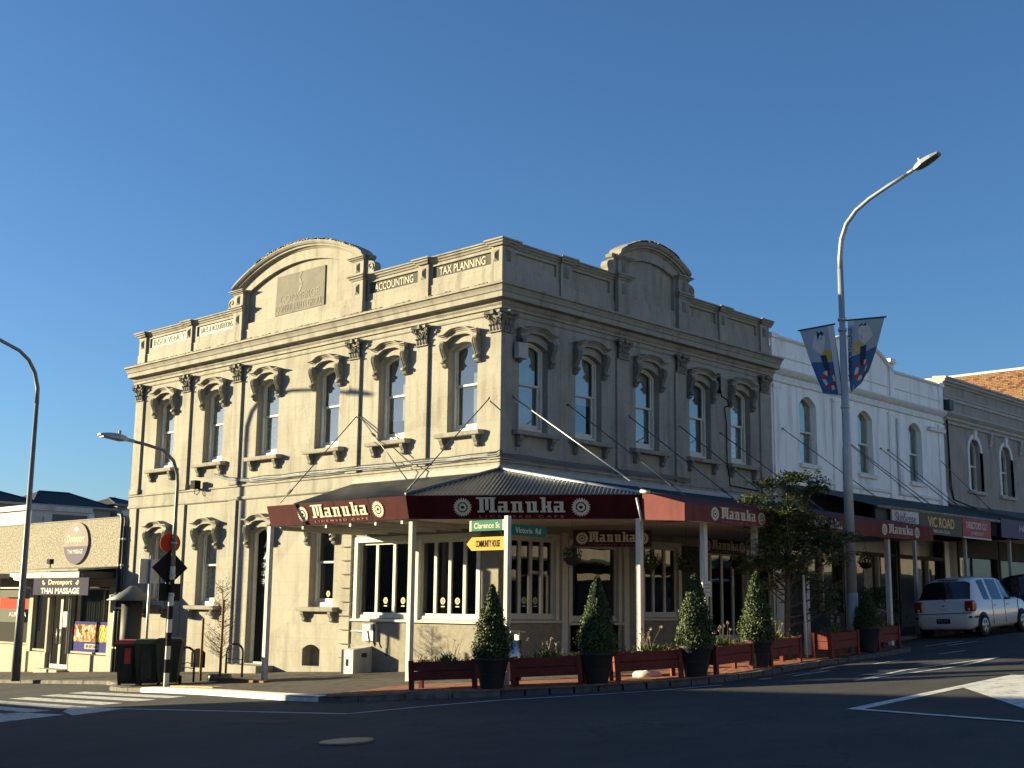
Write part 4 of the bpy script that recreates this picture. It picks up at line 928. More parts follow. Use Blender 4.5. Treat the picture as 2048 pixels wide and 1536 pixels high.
# ground floor shopfronts of the white building
for a, b in ((12.0, 15.4), (15.5, 19.0), (19.1, 22.6)):
    mb = MB(); mb.box(a + .01, a + .10, -.2, .02, 1.36, 3.99); mb.box(b - .10, b - .01, -.2, .02, 1.36, 3.99); mb.box(a + .10, b - .10, -.2, .0, 3.3, 3.42); mb.box(a + .10, b - .10, -.2, .02, 1.36, 1.5); mb.box(a + .01, b - .01, -.2, .015, .36, 1.359)
    w = mb.build('shopfront', m_shopdark, wb, FR)
    MB().poly([(q[0], -.12, q[1]) for q in rect(a + .1, a + (b - a) * .62, 1.5, 3.3)]).build('pane', m_glassS, w, FR)
    MB().poly([(q[0], -.16, q[1]) for q in rect(a + (b - a) * .64, b - .1, 1.5, 3.3)]).build('pane', m_glassS, w, FR)
    MB().box(a + (b - a) * .62, a + (b - a) * .64 , -.2, .01, 1.5, 3.3).build('mullion', m_frameD, w, FR)
for x, m in ((15.9, (.30, .10, .08)), (16.9, (.35, .33, .28)), (20.4, (.42, .40, .36)), (21.2, (.05, .07, .16))):
    MB().box(x, x + .55, -.115, -.105, 1.9, 3.0).build('window_poster', mat('poster_%d' % int(x * 10), m, .8, tuple(c * .5 for c in m), 9), wb, FR)
# green iron awning with hanging shop signs
ga = thing('green_awning', 'low green corrugated iron awning with pale gutter along the white shops', 'awning', (17, -2, 1.0))
corr('roof_sheet', (RS + .15, -.03, 5.22), (22.9, -.03, 5.26), (RS + .15, -3.15, 4.40), (22.9, -3.15, 4.46), m_green_iron, ga, .1)
MB().prism([(RS + .15, -3.12, 3.98), (14.3, -3.12, 4.0), (14.3, -3.12, 4.36), (RS + .15, -3.12, 4.38)], [(RS + .15, -3.06, 3.98), (14.3, -3.06, 4.0), (14.3, -3.06, 4.36), (RS + .15, -3.06, 4.38)]).build('fascia', mat('dark_green_paint', (.012, .03, .03), .5), ga)
MB().box(14.301, 22.9, -3.12, -3.05, 3.95, 4.40).build('fascia', m_dark, ga)
MB().tube([(RS + .15, -3.2, 4.39), (22.9, -3.2, 4.43)], .05, 6).build('gutter', mat('rusty_gutter', (.32, .31, .27), .8, (.20, .14, .10), 6), ga)
MB().box(RS + .15, 22.9, -3.0, -.05, 4.0, 4.04).build('soffit', m_dark, ga)
for x in (14.2, 17.6, 21.0): vpost(x, -2.95, 4.0, ga, .045, m=m_frameD)
for xw, xe in ((12.04, 12.5), (15.8, 15.4), (15.95, 15.9), (18.13, 17.6), (18.65, 18.1), (22.6, 20.4)): rod((xw, -.02, 6.86), (xe, -3.0, 4.5), ga, turn=.8)
def shop_sign(label, a, b, z0, z1, m, lines, y=-3.22):
    o = thing('shop_sign', label, 'sign', ((a + b) / 2, y, z0)); bd = MB().box(a, b, y, y + .05, z0, z1).build('board', m, o)
    for t, zc, w, h, mm, bold in lines: text('lettering', t, ((a + b) / 2, y - .003, zc), (1, 0, 0), (0, 0, 1), w, h, mm, bd, .004, bold, split=h > .2)
    return bd
m_gold = mat('gold_letter', (.55, .36, .10), .4); m_slate = mat('slate_letter', (.10, .12, .20), .6)
shop_sign('white shop sign hanging under the green awning, left of the brown wine bar sign', 12.36, 14.0, 4.02, 4.42, m_white, [('SkinSense', 4.16, 1.25, .26, m_slate, 0)])
shop_sign('brown wine bar sign with gold capitals under the green awning', 14.03, 16.86, 3.78, 4.40, mat('brown_sign', (.055, .042, .022), .5), [('VIC ROAD', 4.14, 1.75, .30, m_gold, .02), ('WINE BAR & CELLAR', 3.88, 1.1, .10, m_letter, 0)])
bd = shop_sign('red barbershop sign with curved white lettering under the green awning', 16.90, 18.95, 3.82, 4.42, mat('red_sign', (.30, .012, .02), .45), [("DIRECTOR'S CUT", 4.18, 1.55, .22, m_white, .03), ('BARBERSHOP', 3.94, .9, .10, m_white, 0)], -3.225)
MB().box(16.90, 18.95, -3.24, -3.18, 3.775, 3.819).build('trim', m_white, bd)
shop_sign('dark purple shop sign at the right edge, lettering HOUSE', 19.7, 24.5, 3.92, 4.52, mat('purple_sign', (.045, .035, .10), .5), [('HOUSE OF', 4.26, 1.9, .22, m_white, 0)], -3.26)

tb = thing('tan_building', 'tan-grey rendered building with round-headed windows under a heavy cornice', 'building', (23.1, 0, 1.2)); x0, x1 = 23.02, 32.9
TW = [25.55, 28.4, 31.3]
MB().holes([(x0, .5), (x1, .5), (x1, 9.9), (x0, 9.9)], [arc_pts(c, .50, 5.98, 7.45, .50, 14) for c in TW] + [rect(x0 + .6, x1 - .6, 1.6, 4.2)], 0, .24).build('wall', m_tanwall, tb, FR)
MB().box(x0, x1, -7.5, -.6, 9.3, 9.5).build('roof_deck', m_iron, tb, FR); MB().box(x0 + .01, x1, -.9, -.7, .5, 9.3).build('rear_wall', m_tanwall, tb, FR)
MB().box(x0, x0 + .3, -7.5, -.02, 4, 9.9).build('side_wall', m_tanwall, tb, FR)
MB().ext([(-.3, 9.72), (.05, 9.72), (.08, 9.78), (.16, 9.82), (.16, 9.88), (.22, 9.92), (.22, 9.98), (-.3, 10.02)], 's', x0 - .05, x1).build('parapet_cap', m_tantrim, tb, FR)
MB().ext([(0, 9.15), (.05, 9.15), (.05, 9.26), (.09, 9.28), (.09, 9.33), (0, 9.35)], 's', x0, x1).build('parapet_moulding', m_tantrim, tb, FR)
MB().ext([(0, 8.28), (.08, 8.28), (.08, 8.36), (.16, 8.42), (.16, 8.5), (.24, 8.56), (.30, 8.62), (.30, 8.68), (0, 8.76)], 's', x0, x1).build('cornice', m_tantrim, tb, FR)
for c in TW:
    w = arch_win(tb, FR, c, 5.98, 7.45, .50, .50, m_frame, m_glass)
    mb = MB(); o = arc_pts(c, .66, 5.98, 7.45, .66, 16); i = arc_pts(c, .502, 5.98, 7.45, .502, 16)
    for k in range(1, len(o) - 1): mb.prism([(o[k][0], .001, o[k][1]), (o[k + 1][0], .001, o[k + 1][1]), (i[k + 1][0], .001, i[k + 1][1]), (i[k][0], .001, i[k][1])], [(o[k][0], .05, o[k][1]), (o[k + 1][0], .05, o[k + 1][1]), (i[k + 1][0], .05, i[k + 1][1]), (i[k][0], .05, i[k][1])])
    mb.box(c - .66, c - .502, .001, .05, 5.98, 7.45); mb.box(c + .502, c + .66, .001, .05, 5.98, 7.45); mb.build('architrave', m_whitetrim, w, FR)
    MB().prism([(c - .07, .0, 7.9), (c + .07, .0, 7.9), (c + .12, .0, 8.25), (c - .12, .0, 8.25)], [(c - .07, .1, 7.9), (c + .07, .1, 7.9), (c + .12, .12, 8.25), (c - .12, .12, 8.25)]).build('keystone', m_whitetrim, w, FR)
    MB().box(c - .75, c + .75, 0, .12, 5.86, 5.98).build('sill', m_tantrim, w, FR)
for c in (26.98, 29.85): MB().ext([(0, 8.28), (.14, 8.28), (.15, 8.15), (.09, 8.02), (.11, 7.95), (.06, 7.82), (.08, 7.75), (0, 7.65)], 's', c - .10, c + .10).build('cornice_bracket', m_tantrim, tb, FR)
for k, (a, b) in enumerate(((23.7, 27.2), (27.3, 32.2))):
    mb = MB(); mb.box(a, a + .1, -.2, .02, 1.6, 4.2); mb.box(b - .1, b, -.2, .02, 1.6, 4.2); mb.box(a + .1, b - .1, -.2, .02, 1.6, 1.9); mb.box(a + .1, b - .1, -.2, .02, 3.5, 4.2); w = mb.build('shopfront', m_shopdark, tb, FR)
    MB().poly([(q[0], -.12, q[1]) for q in rect(a + .1, b - .1, 1.9, 3.5)]).build('pane', m_glassS, w, FR)
aw = thing('tan_awning', 'grey flat sheet awning at the far right above the purple sign', 'awning', (28, -2, 1.3))
MB().prism([(22.95, -.04, 5.35), (36.5, -.04, 5.5), (36.5, -3.2, 4.75), (22.95, -3.2, 4.60)], [(22.95, -.04, 5.29), (36.5, -.04, 5.44), (36.5, -3.2, 4.55), (22.95, -3.2, 4.42)]).build('sheet', mat('grey_sheet', (.10, .105, .105), .6, (.08, .082, .082), 2), aw)
for x in (24.0, 28.0, 32): vpost(x, -2.9, 4.45, aw, .045, m=m_frameD)
# cables draped down the joint between white and tan fronts
cb = thing('black_cables', 'black service cables and junction box running down the joint of the white and tan buildings', 'cable', (23.0, -.1, 8.6))
MB().box(23.08, 23.42, -.25, -.03, 8.75, 9.12).build('junction_box', m_darkmetal, cb)
for d in (0, .07): MB().tube([(23.1 + d, -.1, 8.75), (23.05 + d, -.12, 8.2), (23.12 + d, -.1, 7.0), (23.04 + d * 2, -.12, 6.0), (23.1 + d, -.2, 5.5), (22.7, -1.2, 5.1)], .022, 5).build('cable', m_black, cb)
# brick building behind, only its sunny flank shows over the tan parapet
bb = thing('brick_building', 'tall old brick flank wall with pale coping, sunlit behind the tan parapet', 'building', (34, 10, 1.5))
BZ1 = 11.78; xs = 33.0
MB().box(xs + .03, xs + 9, .02, 12.0, .6, BZ1 - .02).build('wall_core', m_mortar, bb)
MB().box(xs - .06, xs + 9, -.04, 12.04, BZ1, BZ1 + .10).build('coping', m_white, bb)
m_brick2 = mat('pale_brick', (.28, .19, .115), .9, (.2, .11, .065), 7, bump=.3); m_brick3 = mat('dark_brick', (.11, .05, .034), .9, (.15, .075, .045), 7, bump=.3)
bms = []
for i, m in enumerate((m_brick, m_brick2, m_brick3)):
    me = D.meshes.new('brick'); bm = bmesh.new(); bmesh.ops.create_cube(bm, size=1)
    for v in bm.verts: v.co = Vector((v.co.x * .1, v.co.y * .222, v.co.z * .064))
    bm.to_mesh(me); bm.free(); me.materials.append(m); bms.append(me)
random.seed(11); cnt = 0; rest = MB()
for row in range(40):
    z = BZ1 - .045 - row * .075
    for k in range(52 if row < 30 else 52):
        y = .13 + k * .232 + (row % 2) * .116
        if y > 11.8: continue
        d = random.uniform(-.012, .01); i = random.choice((0, 0, 0, 1, 1, 2))
        if row < 21 and y < 4.6 and cnt < 300:
            o = link('brick', bms[i], bb, (xs + .03 + d, y, z)); cnt += 1
        elif row < 24 and y < 6:
            rest.mt(i); rest.box(xs - .02 + d, xs + .06, y - .111, y + .111, z - .032, z + .032)
rest.build('far_bricks', [m_brick, m_brick2, m_brick3], bb)['kind'] = 'stuff'
# ------------------------------------------------------------------ single-storey shops left of the corner building
ts = thing('massage_shop', 'low pebbledash-fronted massage shop with dark awning, left of the corner building', 'shop', (0, 19, gz(0, 19)))
zg = -.70; SE = 33.0
pane1 = (16.9, 19.25, -.05, 2.0); pane2 = (20.9, 21.9, -.05, 2.0); doorr = (19.45, 20.75, -.55, 2.0)
MB().holes([(16.0, 2.55), (SE, 2.55), (SE, 4.18), (16.0, 4.18)], [], 0.06, 0).build('parapet', m_pebble, ts, FL)
mb = MB(); mb.box(16.0, SE, -.25, .05, 2.45, 4.17); mb.box(15.99, 16.25, -.2, .09, -1, 4.22); mb.build('parapet_core', m_wall, ts, FL)
MB().box(16.26, SE, -.22, .075, 4.19, 4.215).build('coping', m_trim, ts, FL)
MB().box(16.0, SE, -9, -.3, 3.2, 3.4).build('roof_deck', m_iron, ts, FL)
MB().box(16.0, SE, -6, -5.8, -1.2, 3.2).build('rear_wall', m_room, ts, FL)
# front wall pieces: risers, piers, header
for a, b, c, d in ((16.3, 19.3, -1.2, -.08), (20.85, 22.0, -1.2, -.08), (22.2, 26.0, -1.2, .1)): MB().box(a, b, -.2, .0, c, d).build('stall_riser', m_cream, ts, FL)
MB().box(16.3, SE, -.2, .0, 2.05, 2.44).build('header', m_tantrim, ts, FL)
for a, b in ((16.3, 16.85), (19.28, 19.44), (20.76, 20.88), (21.92, 22.15), (26.0, 26.3)): MB().box(a, b, -.21, .02, -.09, 2.06).build('pier', m_cream, ts, FL)
for (a, b, c, d), nm in ((pane1, 'shop_window'), (pane2, 'shop_window'), ((22.25, 25.9, .12, 2.0), 'shop_window')):
    mb = MB(); mb.box(a, b, -.14, -.03, c, c + .06); mb.box(a, b, -.14, -.03, d - .05, d); mb.box(a, a + .05, -.14, -.03, c + .06, d - .05); mb.box(b - .05, b, -.14, -.03, c + .06, d - .05)
    w = mb.build(nm, m_cream, ts, FL); MB().poly([(q[0], -.09, q[1]) for q in rect(a + .04, b - .04, c + .05, d - .04)]).build('pane', m_glassS, w, FL)
rg = []; cbm = MB(); cbm.smooth = True
for k in range(70): x = 16.9 + 2.3 * k / 69; rg.append([(x, -.30 + .03 * math.sin(k * 1.4), .9), (x, -.30 + .03 * math.sin(k * 1.4), 2.0)])
cbm.sweep(rg, closed=False); cbm.build('curtain', mat('net_curtain', (.42, .44, .40), .9), ts, FL, norm=False)
# window poster: blue bands with a fruit-and-herb still life
ps = MB().box(16.95, 19.2, -.086, -.08, 0.0, .95).build('window_poster', mat('poster_blue', (.035, .035, .16), .95), ts, FL)
MB().box(17.0, 19.15, -.079, -.076, .32, .86).build('poster_picture', mat('poster_picture', (.55, .33, .16), .95, (.10, .03, .02), 5.5, contrast=(.42, .55)), ps, FL)
mb = MB(); random.seed(2)
for k in range(26):
    s = random.uniform(17.75, 19.05); z = random.uniform(.38, .80); r = random.uniform(.04, .09); mb.mt(random.choice((0, 0, 1, 2)))
    mb.prism([(s + r * math.cos(t * .785), -.075, z + r * .8 * math.sin(t * .785)) for t in range(8)], [(s + r * math.cos(t * .785), -.073 + .0003 * k, z + r * .8 * math.sin(t * .785)) for t in range(8)])
for k in range(12):
    s = random.uniform(17.05, 17.65); mb.mt(3); mb.prism([(s, -.075, .34), (s + .04, -.075, .34), (s - .18, -.075, .84), (s - .21, -.075, .84)], [(s, -.072 + .0004 * k, .34), (s + .04, -.072 + .0004 * k, .34), (s - .18, -.072 + .0004 * k, .84), (s - .21, -.072 + .0004 * k, .84)])
mb.build('poster_picture', [mat('pr_tan', (.60, .36, .17), .95), mat('pr_red', (.45, .06, .05), .95), mat('pr_cream', (.75, .68, .45), .95), mat('pr_green', (.45, .48, .12), .95)], ps, FL)
bdg = MB().box(17.5, 18.4, -.079, -.074, .10, .26).build('poster_label', m_cream, ps, FL)
text('lettering', '09 437 5544', (.071, 17.95, .18), (0, -1, 0), (0, 0, 1), .7, .09, m_black, bdg, .002)
# glass double door
for a, b in ((19.46, 20.09), (20.11, 20.74)):
    mb = MB(); mb.box(a, a + .06, -.16, -.10, -.58, 2.0); mb.box(b - .06, b, -.16, -.10, -.58, 2.0); mb.box(a + .06, b - .06, -.16, -.10, -.58, -.45); mb.box(a + .06, b - .06, -.16, -.10, 1.92, 2.0)
    d = mb.build('door', m_frameD, ts, FL); MB().poly([(q[0], -.13, q[1]) for q in rect(a + .05, b - .05, -.46, 1.93)]).build('pane', m_glassS, d, FL)
    h = b - .12 if a < 20 else a + .12; MB().tube([(h, -.05, .2), (h, -.05, .7)], .018, 6).build('handle', m_steel, d, FL)
MB().box(19.7, 19.95, -.098, -.09, .75, 1.25).build('door_notice', m_white, ts, FL)
MB().box(19.3, 20.9, -.2, .35, -1.2, -.59).build('door_step', m_cream, ts, FL)
# flat dark awning
MB().prism([(16.25, .04, 2.62), (21.0, .04, 2.62), (21.0, 1.45, 2.50), (16.25, 1.45, 2.50)], [(16.25, .04, 2.68), (21.0, .04, 2.68), (21.0, 1.45, 2.56), (16.25, 1.45, 2.56)]).build('awning_sheet', m_trim, ts, FL)
MB().box(16.3, 20.9, .05, 1.38, 2.30, 2.49).build('awning_frame', m_darkmetal, ts, FL)
MB().box(21.3, 27.0, .05, 1.8, 2.34, 2.46).build('awning_sheet', m_cream, ts, FL)
MB().tube([(20.6, 1.35, 2.28), (20.2, 1.35, 2.25), (20.1, 1.35, 2.1)], .04, 8).build('drain_pipe', m_white, ts, FL)
for s_ in (20.05, 21.6): MB().tube([(s_, 1.38, zg - .1), (s_, 1.38, 2.3)], .04, 8).build('awning_post', m_white, ts, FL)
MB().tube([(19.93, 1.38, zg - .1), (19.93, 1.38, 2.2)], .025, 8).build('drain_pipe', m_white, ts, FL)
mb = MB(); mb.box(-.10, .10, 0, .14, .12, .28); mb.box(-.02, .02, .05, .08, 0, .12); mb.build('floodlight', m_black, ts, FL, loc=FL((19.0, .9, 2.63)))
# hanging shop sign and round wall sign
hs = thing('hanging_shop_sign', 'dark blue rectangular massage sign hung under the low shop awning', 'sign', (-1.45, 16.2, 1.75))
m_navy = mat('navy_sign', (.022, .022, .05), .85, (.035, .03, .055), 1, spec=.12)
bd = MB().box(14.95 + .6, 19.05, 1.40, 1.45, 1.77, 2.29).build('board', m_navy, hs, FL)
text('lettering', 'Devonport', (-1.452, 17.3, 2.14), (0, -1, 0), (0, 0, 1), 1.5, .20, m_gold, bd, .004, .01)
text('lettering', 'THAI MASSAGE', (-1.452, 17.3, 1.90), (0, -1, 0), (0, 0, 1), 2.45, .18, m_white, bd, .004, .03, split=True)
for sx in (-1, 1): flat_shapes('leaf_motif', [([(0, 0), (sx * .12, -.06), (sx * .22, .02), (sx * .10, .02)], .004, 0), ([(sx * .08, .02), (sx * .16, .10), (sx * .22, .06)], .005, 0)], (-1.452, 17.3 - sx * -.0 - sx * .95, 2.13), (0, -1, 0), (0, 0, 1), [m_gold], bd)
for s_ in (16.0, 18.6): MB().tube([(s_, 1.42, 2.29), (s_, 1.42, 2.40)], .012, 5).build('hanger', m_steel, hs, FL)
rs = thing('round_shop_sign', 'round bronze and purple massage sign on the pebbledash parapet', 'sign', (-.1, 19.05, 3.45))
disc = MB(); disc.prism([(19.05 + .80 * math.cos(a * math.pi / 24), .062, 3.45 + .68 * math.sin(a * math.pi / 24)) for a in range(48)], [(19.05 + .80 * math.cos(a * math.pi / 24), .12, 3.45 + .68 * math.sin(a * math.pi / 24)) for a in range(48)])
bd = disc.build('disc', mat('bronze_sign', (.17, .13, .115), .7, (.12, .095, .10), 2, spec=.25), rs, FL)
lowp = [(19.05 + .795 * math.cos(t), .121, 3.45 + .675 * math.sin(t)) for t in [math.pi + .15 + k * (math.pi - .3) / 16 for k in range(17)]]
MB().prism(lowp, [(p[0], .124, p[2]) for p in lowp]).build('lower_field', mat('plum_sign', (.06, .045, .095), .75, spec=.2), bd, FL)
text('lettering', 'Devonport', (-.126, 19.05, 3.57), (0, -1, 0), (0, 0, 1), 1.15, .32, m_gold, bd, .003, 0, .2)
text('lettering', 'THAI MASSAGE', (-.128, 19.05, 3.18), (0, -1, 0), (0, 0, 1), 1.0, .14, m_white, bd, .003, .01)
flat_shapes('motif', [(ngon(.10, 9, ry=.06), .003, 0), ([(-.2, -.03), (0, .12), (.2, -.03), (0, .03)], .004, 0)], (-.124, 19.05, 3.88), (0, -1, 0), (0, 0, 1), [m_gold], bd)
# left-hand shop lettering
bw = MB().box(22.3, 25.8, -.085, -.08, .15, .85).build('window_film', m_black, ts, FL)
text('lettering', 'AURORA', (.07, 23.2, 1.12), (0, -1, 0), (0, 0, 1), 1.3, .16, m_white, ts, .003)
MB().box(22.4, 24.6, -.083, -.078, 1.3, 1.7).build('window_film', mat('red_film', (.35, .05, .03), .95), ts, FL)
# downpipes at the joint
dp = thing('downpipes', 'three dark downpipes with pale brackets in the joint beside the corner building', 'downpipe', (-.15, 15.9, -.5))
for s_, p, r, zt in ((16.12, .16, .055, 4.25), (15.98, .14, .05, 3.9), (16.28, .12, .045, 2.6)):
    MB().tube([(s_, p, -.7), (s_, p, zt - .15), (s_ + .06, p, zt), (s_ + .25, p, zt + .02)] if zt > 4 else [(s_, p, -.7), (s_, p, zt)], r, 8).build('pipe', m_darkmetal if s_ < 16.2 else m_lampgrey, dp, FL)
    for z in (0.2, 1.4, 2.7, 3.5):
        if z < zt: MB().lathe([(r, -.03), (r + .015, -.03), (r + .015, .03), (r, .03)], FL((s_, p, z)), 8).build('bracket', m_white, dp)
# round flue with a conical cap in the corner
fl = thing('vent_stack', 'dark round vent stack with wide conical hood beside the corner building', 'vent', (-.75, 14.2, gz(-.75, 14.2)))
MB().lathe([(0, -.1), (.30, -.1), (.30, 2.1), (0, 2.1)], (-.75, 14.2, gz(-.75, 14.2)), 18).build('drum', mat('drum_grey', (.06, .06, .058), .6), fl)
MB().lathe([(.72, 0), (.74, .02), (.30, .27), (.10, .42), (0, .44)], (-.75, 14.2, 1.62), 24).build('cone_hood', mat('hood_grey', (.13, .14, .15), .5, (.1, .105, .11), 4), fl)
# small fittings on the corner building's Clarence St front
fx = thing('floodlight', 'small dark floodlight on the cream wall between upper windows and string course', 'light', (-.1, 12.26, 4.9))
mb = MB(); mb.box(-.10, .16, .02, .06, -.08, .14); mb.build('back_plate', m_cream, fx, FL, loc=FL((12.3, 0, 4.92))); MB().box(-.16, .06, .10, .30, -.12, .12).build('lamp_box', m_black, fx, FL, loc=FL((12.1, 0, 4.95)))
MB().tube([(12.15, .14, 4.83), (12.12, .18, 4.70), (12.0, .16, 4.66), (11.95, .12, 4.74), (12.02, .1, 4.8)], .012, 5).build('cable', m_black, fx, FL)
cd = thing('facade_cables', 'bundle of grey service cables strung along the cream front under the upper windows', 'cable', (-.1, 6, 5.0))
for k, dz in enumerate((0, .035, .075)):
    pts = [(11.2, .14, 5.22 - dz), (10.6, .10, 5.08 - dz * .8), (9.6, .09, 4.99 - dz)] + [(9.6 - j * .8, .115 + .03 * (j % 2), 5.0 - dz + .012 * math.sin(j * 2.3 + k)) for j in range(1, 13)] + [(-.13, .13, 5.04 - dz)]
    MB().tube(pts, .014, 5).build('cable', m_lampgrey if k else m_rod, cd, FL)
    MB().tube([(-.13 + 0, .13, 5.04 - dz)] + [(j * .9, .115 + .02 * (j % 2), 4.98 - dz + .01 * math.sin(j * 2)) for j in range(0, 9)], .014, 5).build('cable', m_rod, cd, FR)
MB().tube([(.5, .05, 6.2), (.5, .05, 5.1)], .01, 4).build('cable', m_rod, cd, FR)
ab = thing('alarm_box', 'pale alarm box on the shaded corner pilaster beside the first upper window', 'box', (.5, -.1, 7.4))
MB().box(.34, .66, .10, .24, 7.22, 7.58).build('case', m_tantrim, ab, FR); MB().lathe([(.05, 0), (.06, .06), (.04, .11), (0, .12)], (.5, -.17, 7.58), 10).build('strobe', mat('dark_red_lens', (.10, .02, .02), .3), ab)
hk = thing('wall_bracket', 'black iron scroll bracket and cable between the last two upper windows of the shaded front', 'bracket', (8.83, -.05, 7.2))
MB().tube([(8.75, .03, 7.75), (8.75, .10, 7.4), (8.85, .22, 7.3), (8.95, .20, 7.15), (8.85, .12, 7.1)], .022, 6).build('scroll_arm', m_black, hk, FR)
MB().tube([(8.95, .05, 7.1), (9.05, .04, 6.7), (9.05, .04, 5.6), (9.15, .06, 4.95), (10.8, .06, 4.9)], .018, 5).build('cable', m_black, hk, FR)
MB().box(8.68, 8.80, .0, .05, 7.5, 8.05).build('plate', m_black, hk, FR)
# ------------------------------------------------------------------ houses up the hill behind the low shops
m_rooft = mat('dark_roof', (.035, .04, .045), .7, (.025, .028, .032), 3); m_hw = mat('house_wall', (.26, .25, .23), .8); m_hb = mat('house_blue', (.16, .19, .24), .8)
def hip_house(name, label, cx, cy, w, d, z0, ze, zr, mw, ridge=.4, e=.5, wins=()):
    o = thing(name, label, 'house', (cx, cy, z0), 'houses behind the low shops')
    MB().box(cx - w / 2, cx + w / 2, cy - d / 2, cy + d / 2, z0, ze).build('wall', mw, o)
    a, b = w / 2 + e, d / 2 + e; r = w * ridge / 2; mb = MB()
    mb._add([(cx - a, cy - b, ze), (cx + a, cy - b, ze), (cx + a, cy + b, ze), (cx - a, cy + b, ze), (cx - r, cy, zr), (cx + r, cy, zr)], [(0, 1, 5, 4), (1, 2, 5), (2, 3, 4, 5), (3, 0, 4)]); rf = mb.build('roof', m_rooft, o)
    MB().tube([(cx - r, cy, zr), (cx + r, cy, zr)], .09, 5).build('ridge_cap', m_darkmetal, rf)
    for sx in (-1, 1): MB().tube([(cx + sx * r, cy, zr), (cx + sx * a, cy - b, ze)], .07, 5).build('hip_cap', m_darkmetal, rf)
    MB().box(cx - a, cx + a, cy - b - .1, cy - b, ze - .12, ze + .02).build('gutter', m_hw, rf)
    for x, z, ww, hh in wins:
        f = MB().box(cx + x - ww / 2, cx + x + ww / 2, cy - d / 2 - .05, cy - d / 2 - .005, z, z + hh).build('window', m_white, o); MB().poly([(cx + x - ww / 2 + .07, cy - d / 2 - .055, z + .07), (cx + x + ww / 2 - .07, cy - d / 2 - .055, z + .07), (cx + x + ww / 2 - .07, cy - d / 2 - .055, z + hh - .07), (cx + x - ww / 2 + .07, cy - d / 2 - .055, z + hh - .07)]).build('pane', m_glass, f)
    return o
hip_house('hipped_house', 'large house with dark hipped roof behind the shops, left of the corner building', 20.9, 63, 5.4, 6, 1, 7.85, 8.95, m_hw, .42, .4, ((-1.2, 6.4, .9, 1.1), (.9, 6.4, 1.2, 1.1)))
hip_house('hipped_house', 'grey-blue house with dark roof at the far left behind the low shops', 14.2, 60, 5.6, 6, 1, 7.6, 8.6, m_hb, .3, .4, ((1.2, 5.9, 1.0, 1.0),))
hip_house('small_house', 'small pale house with dark eaves peeping past the corner building edge', 25.3, 63, 1.9, 5, 1, 8.25, 8.85, m_hw, .3, .35, ((-.3, 7.1, .7, .8),))
fb = thing('flat_roofed_building', 'pale flat-roofed block behind the pebbledash parapet', 'building', (12.4, 46, 0))
MB().box(10.75, 14.05, 45, 49, 0, 6.35).build('wall', mat('pale_block', (.55, .52, .46), .8), fb); MB().box(10.6, 14.2, 44.85, 49.1, 6.351, 6.62).build('fascia', m_white, fb); MB().box(11.95, 13.95, 44.96, 44.995, 4.6, 6.2).build('dark_wall', mat('grey_cladding', (.13, .13, .13), .8), fb)
MB().tube([(11.2, 44.5, 5.2), (11.2, 44.5, 6.0)], .05, 6).build('vent_pipe', m_steel, fb)
# ------------------------------------------------------------------ across the streets: outside the view, they shade the road and show in the glass
oc = thing('opposite_corner_shop', 'low rendered corner shop across Clarence St, outside the picture on the left', 'building', (-21, 4, gz(-21, 4)))
zb = -2; MB().box(-27, -15.0, -5.6, 15.3, zb, 4.55).build('wall', m_tanwall, oc); MB().box(-27.1, -14.95, -5.7, 15.35, 4.551, 4.75).build('parapet_cap', m_tantrim, oc)
for k in range(5):
    f = MB().box(-15.0, -14.93, -5.2 + k * 4.1, -2.1 + k * 4.1, .2, 2.4).build('shop_window', m_frame, oc); MB().box(-14.93, -14.92, -5.1 + k * 4.1, -2.2 + k * 4.1, .3, 2.3).build('pane', m_dark, f)
o2 = thing('opposite_terrace', 'two-storey rendered terrace across Victoria Rd, behind the camera', 'building', (0, -34, gz(0, -34)))
MB().box(-14, 95, -40, -31, 0, 8.6).build('wall', m_tanwall, o2); MB().box(-14.2, 95.2, -40.2, -30.8, 8.601, 8.9).build('parapet_cap', m_tantrim, o2)
mb = MB()
for k in range(15):
    f = MB().box(-12.8 + k * 3.1, -11.6 + k * 3.1, -31.0, -30.94, 5.6, 7.6).build('window', m_frame, o2); MB().box(-12.7 + k * 3.1, -11.7 + k * 3.1, -30.94, -30.93, 5.7, 7.5).build('pane', m_dark, f)
o3 = thing('opposite_row', 'low row of rendered shops set back across Clarence St, outside the picture', 'building', (-28, 38, gz(-28, 38)))
MB().box(-36, -24.0, 17, 150, -8, 5.2).build('wall', m_orn, o3); MB().box(-36.1, -23.9, 16.9, 150.1, 5.201, 5.4).build('parapet_cap', m_tantrim, o3)
for k in range(9):
    f = MB().box(-24.0, -23.93, 18 + k * 4.8, 21.4 + k * 4.8, -1.6, 1.4).build('shop_window', m_frameD, o3); MB().box(-23.93, -23.92, 18.1 + k * 4.8, 21.3 + k * 4.8, -1.5, 1.3).build('pane', m_dark, f)
MB().box(-14, 95, -30.99, -28.5, 4.2, 4.35).build('awning', m_green_iron, o2)
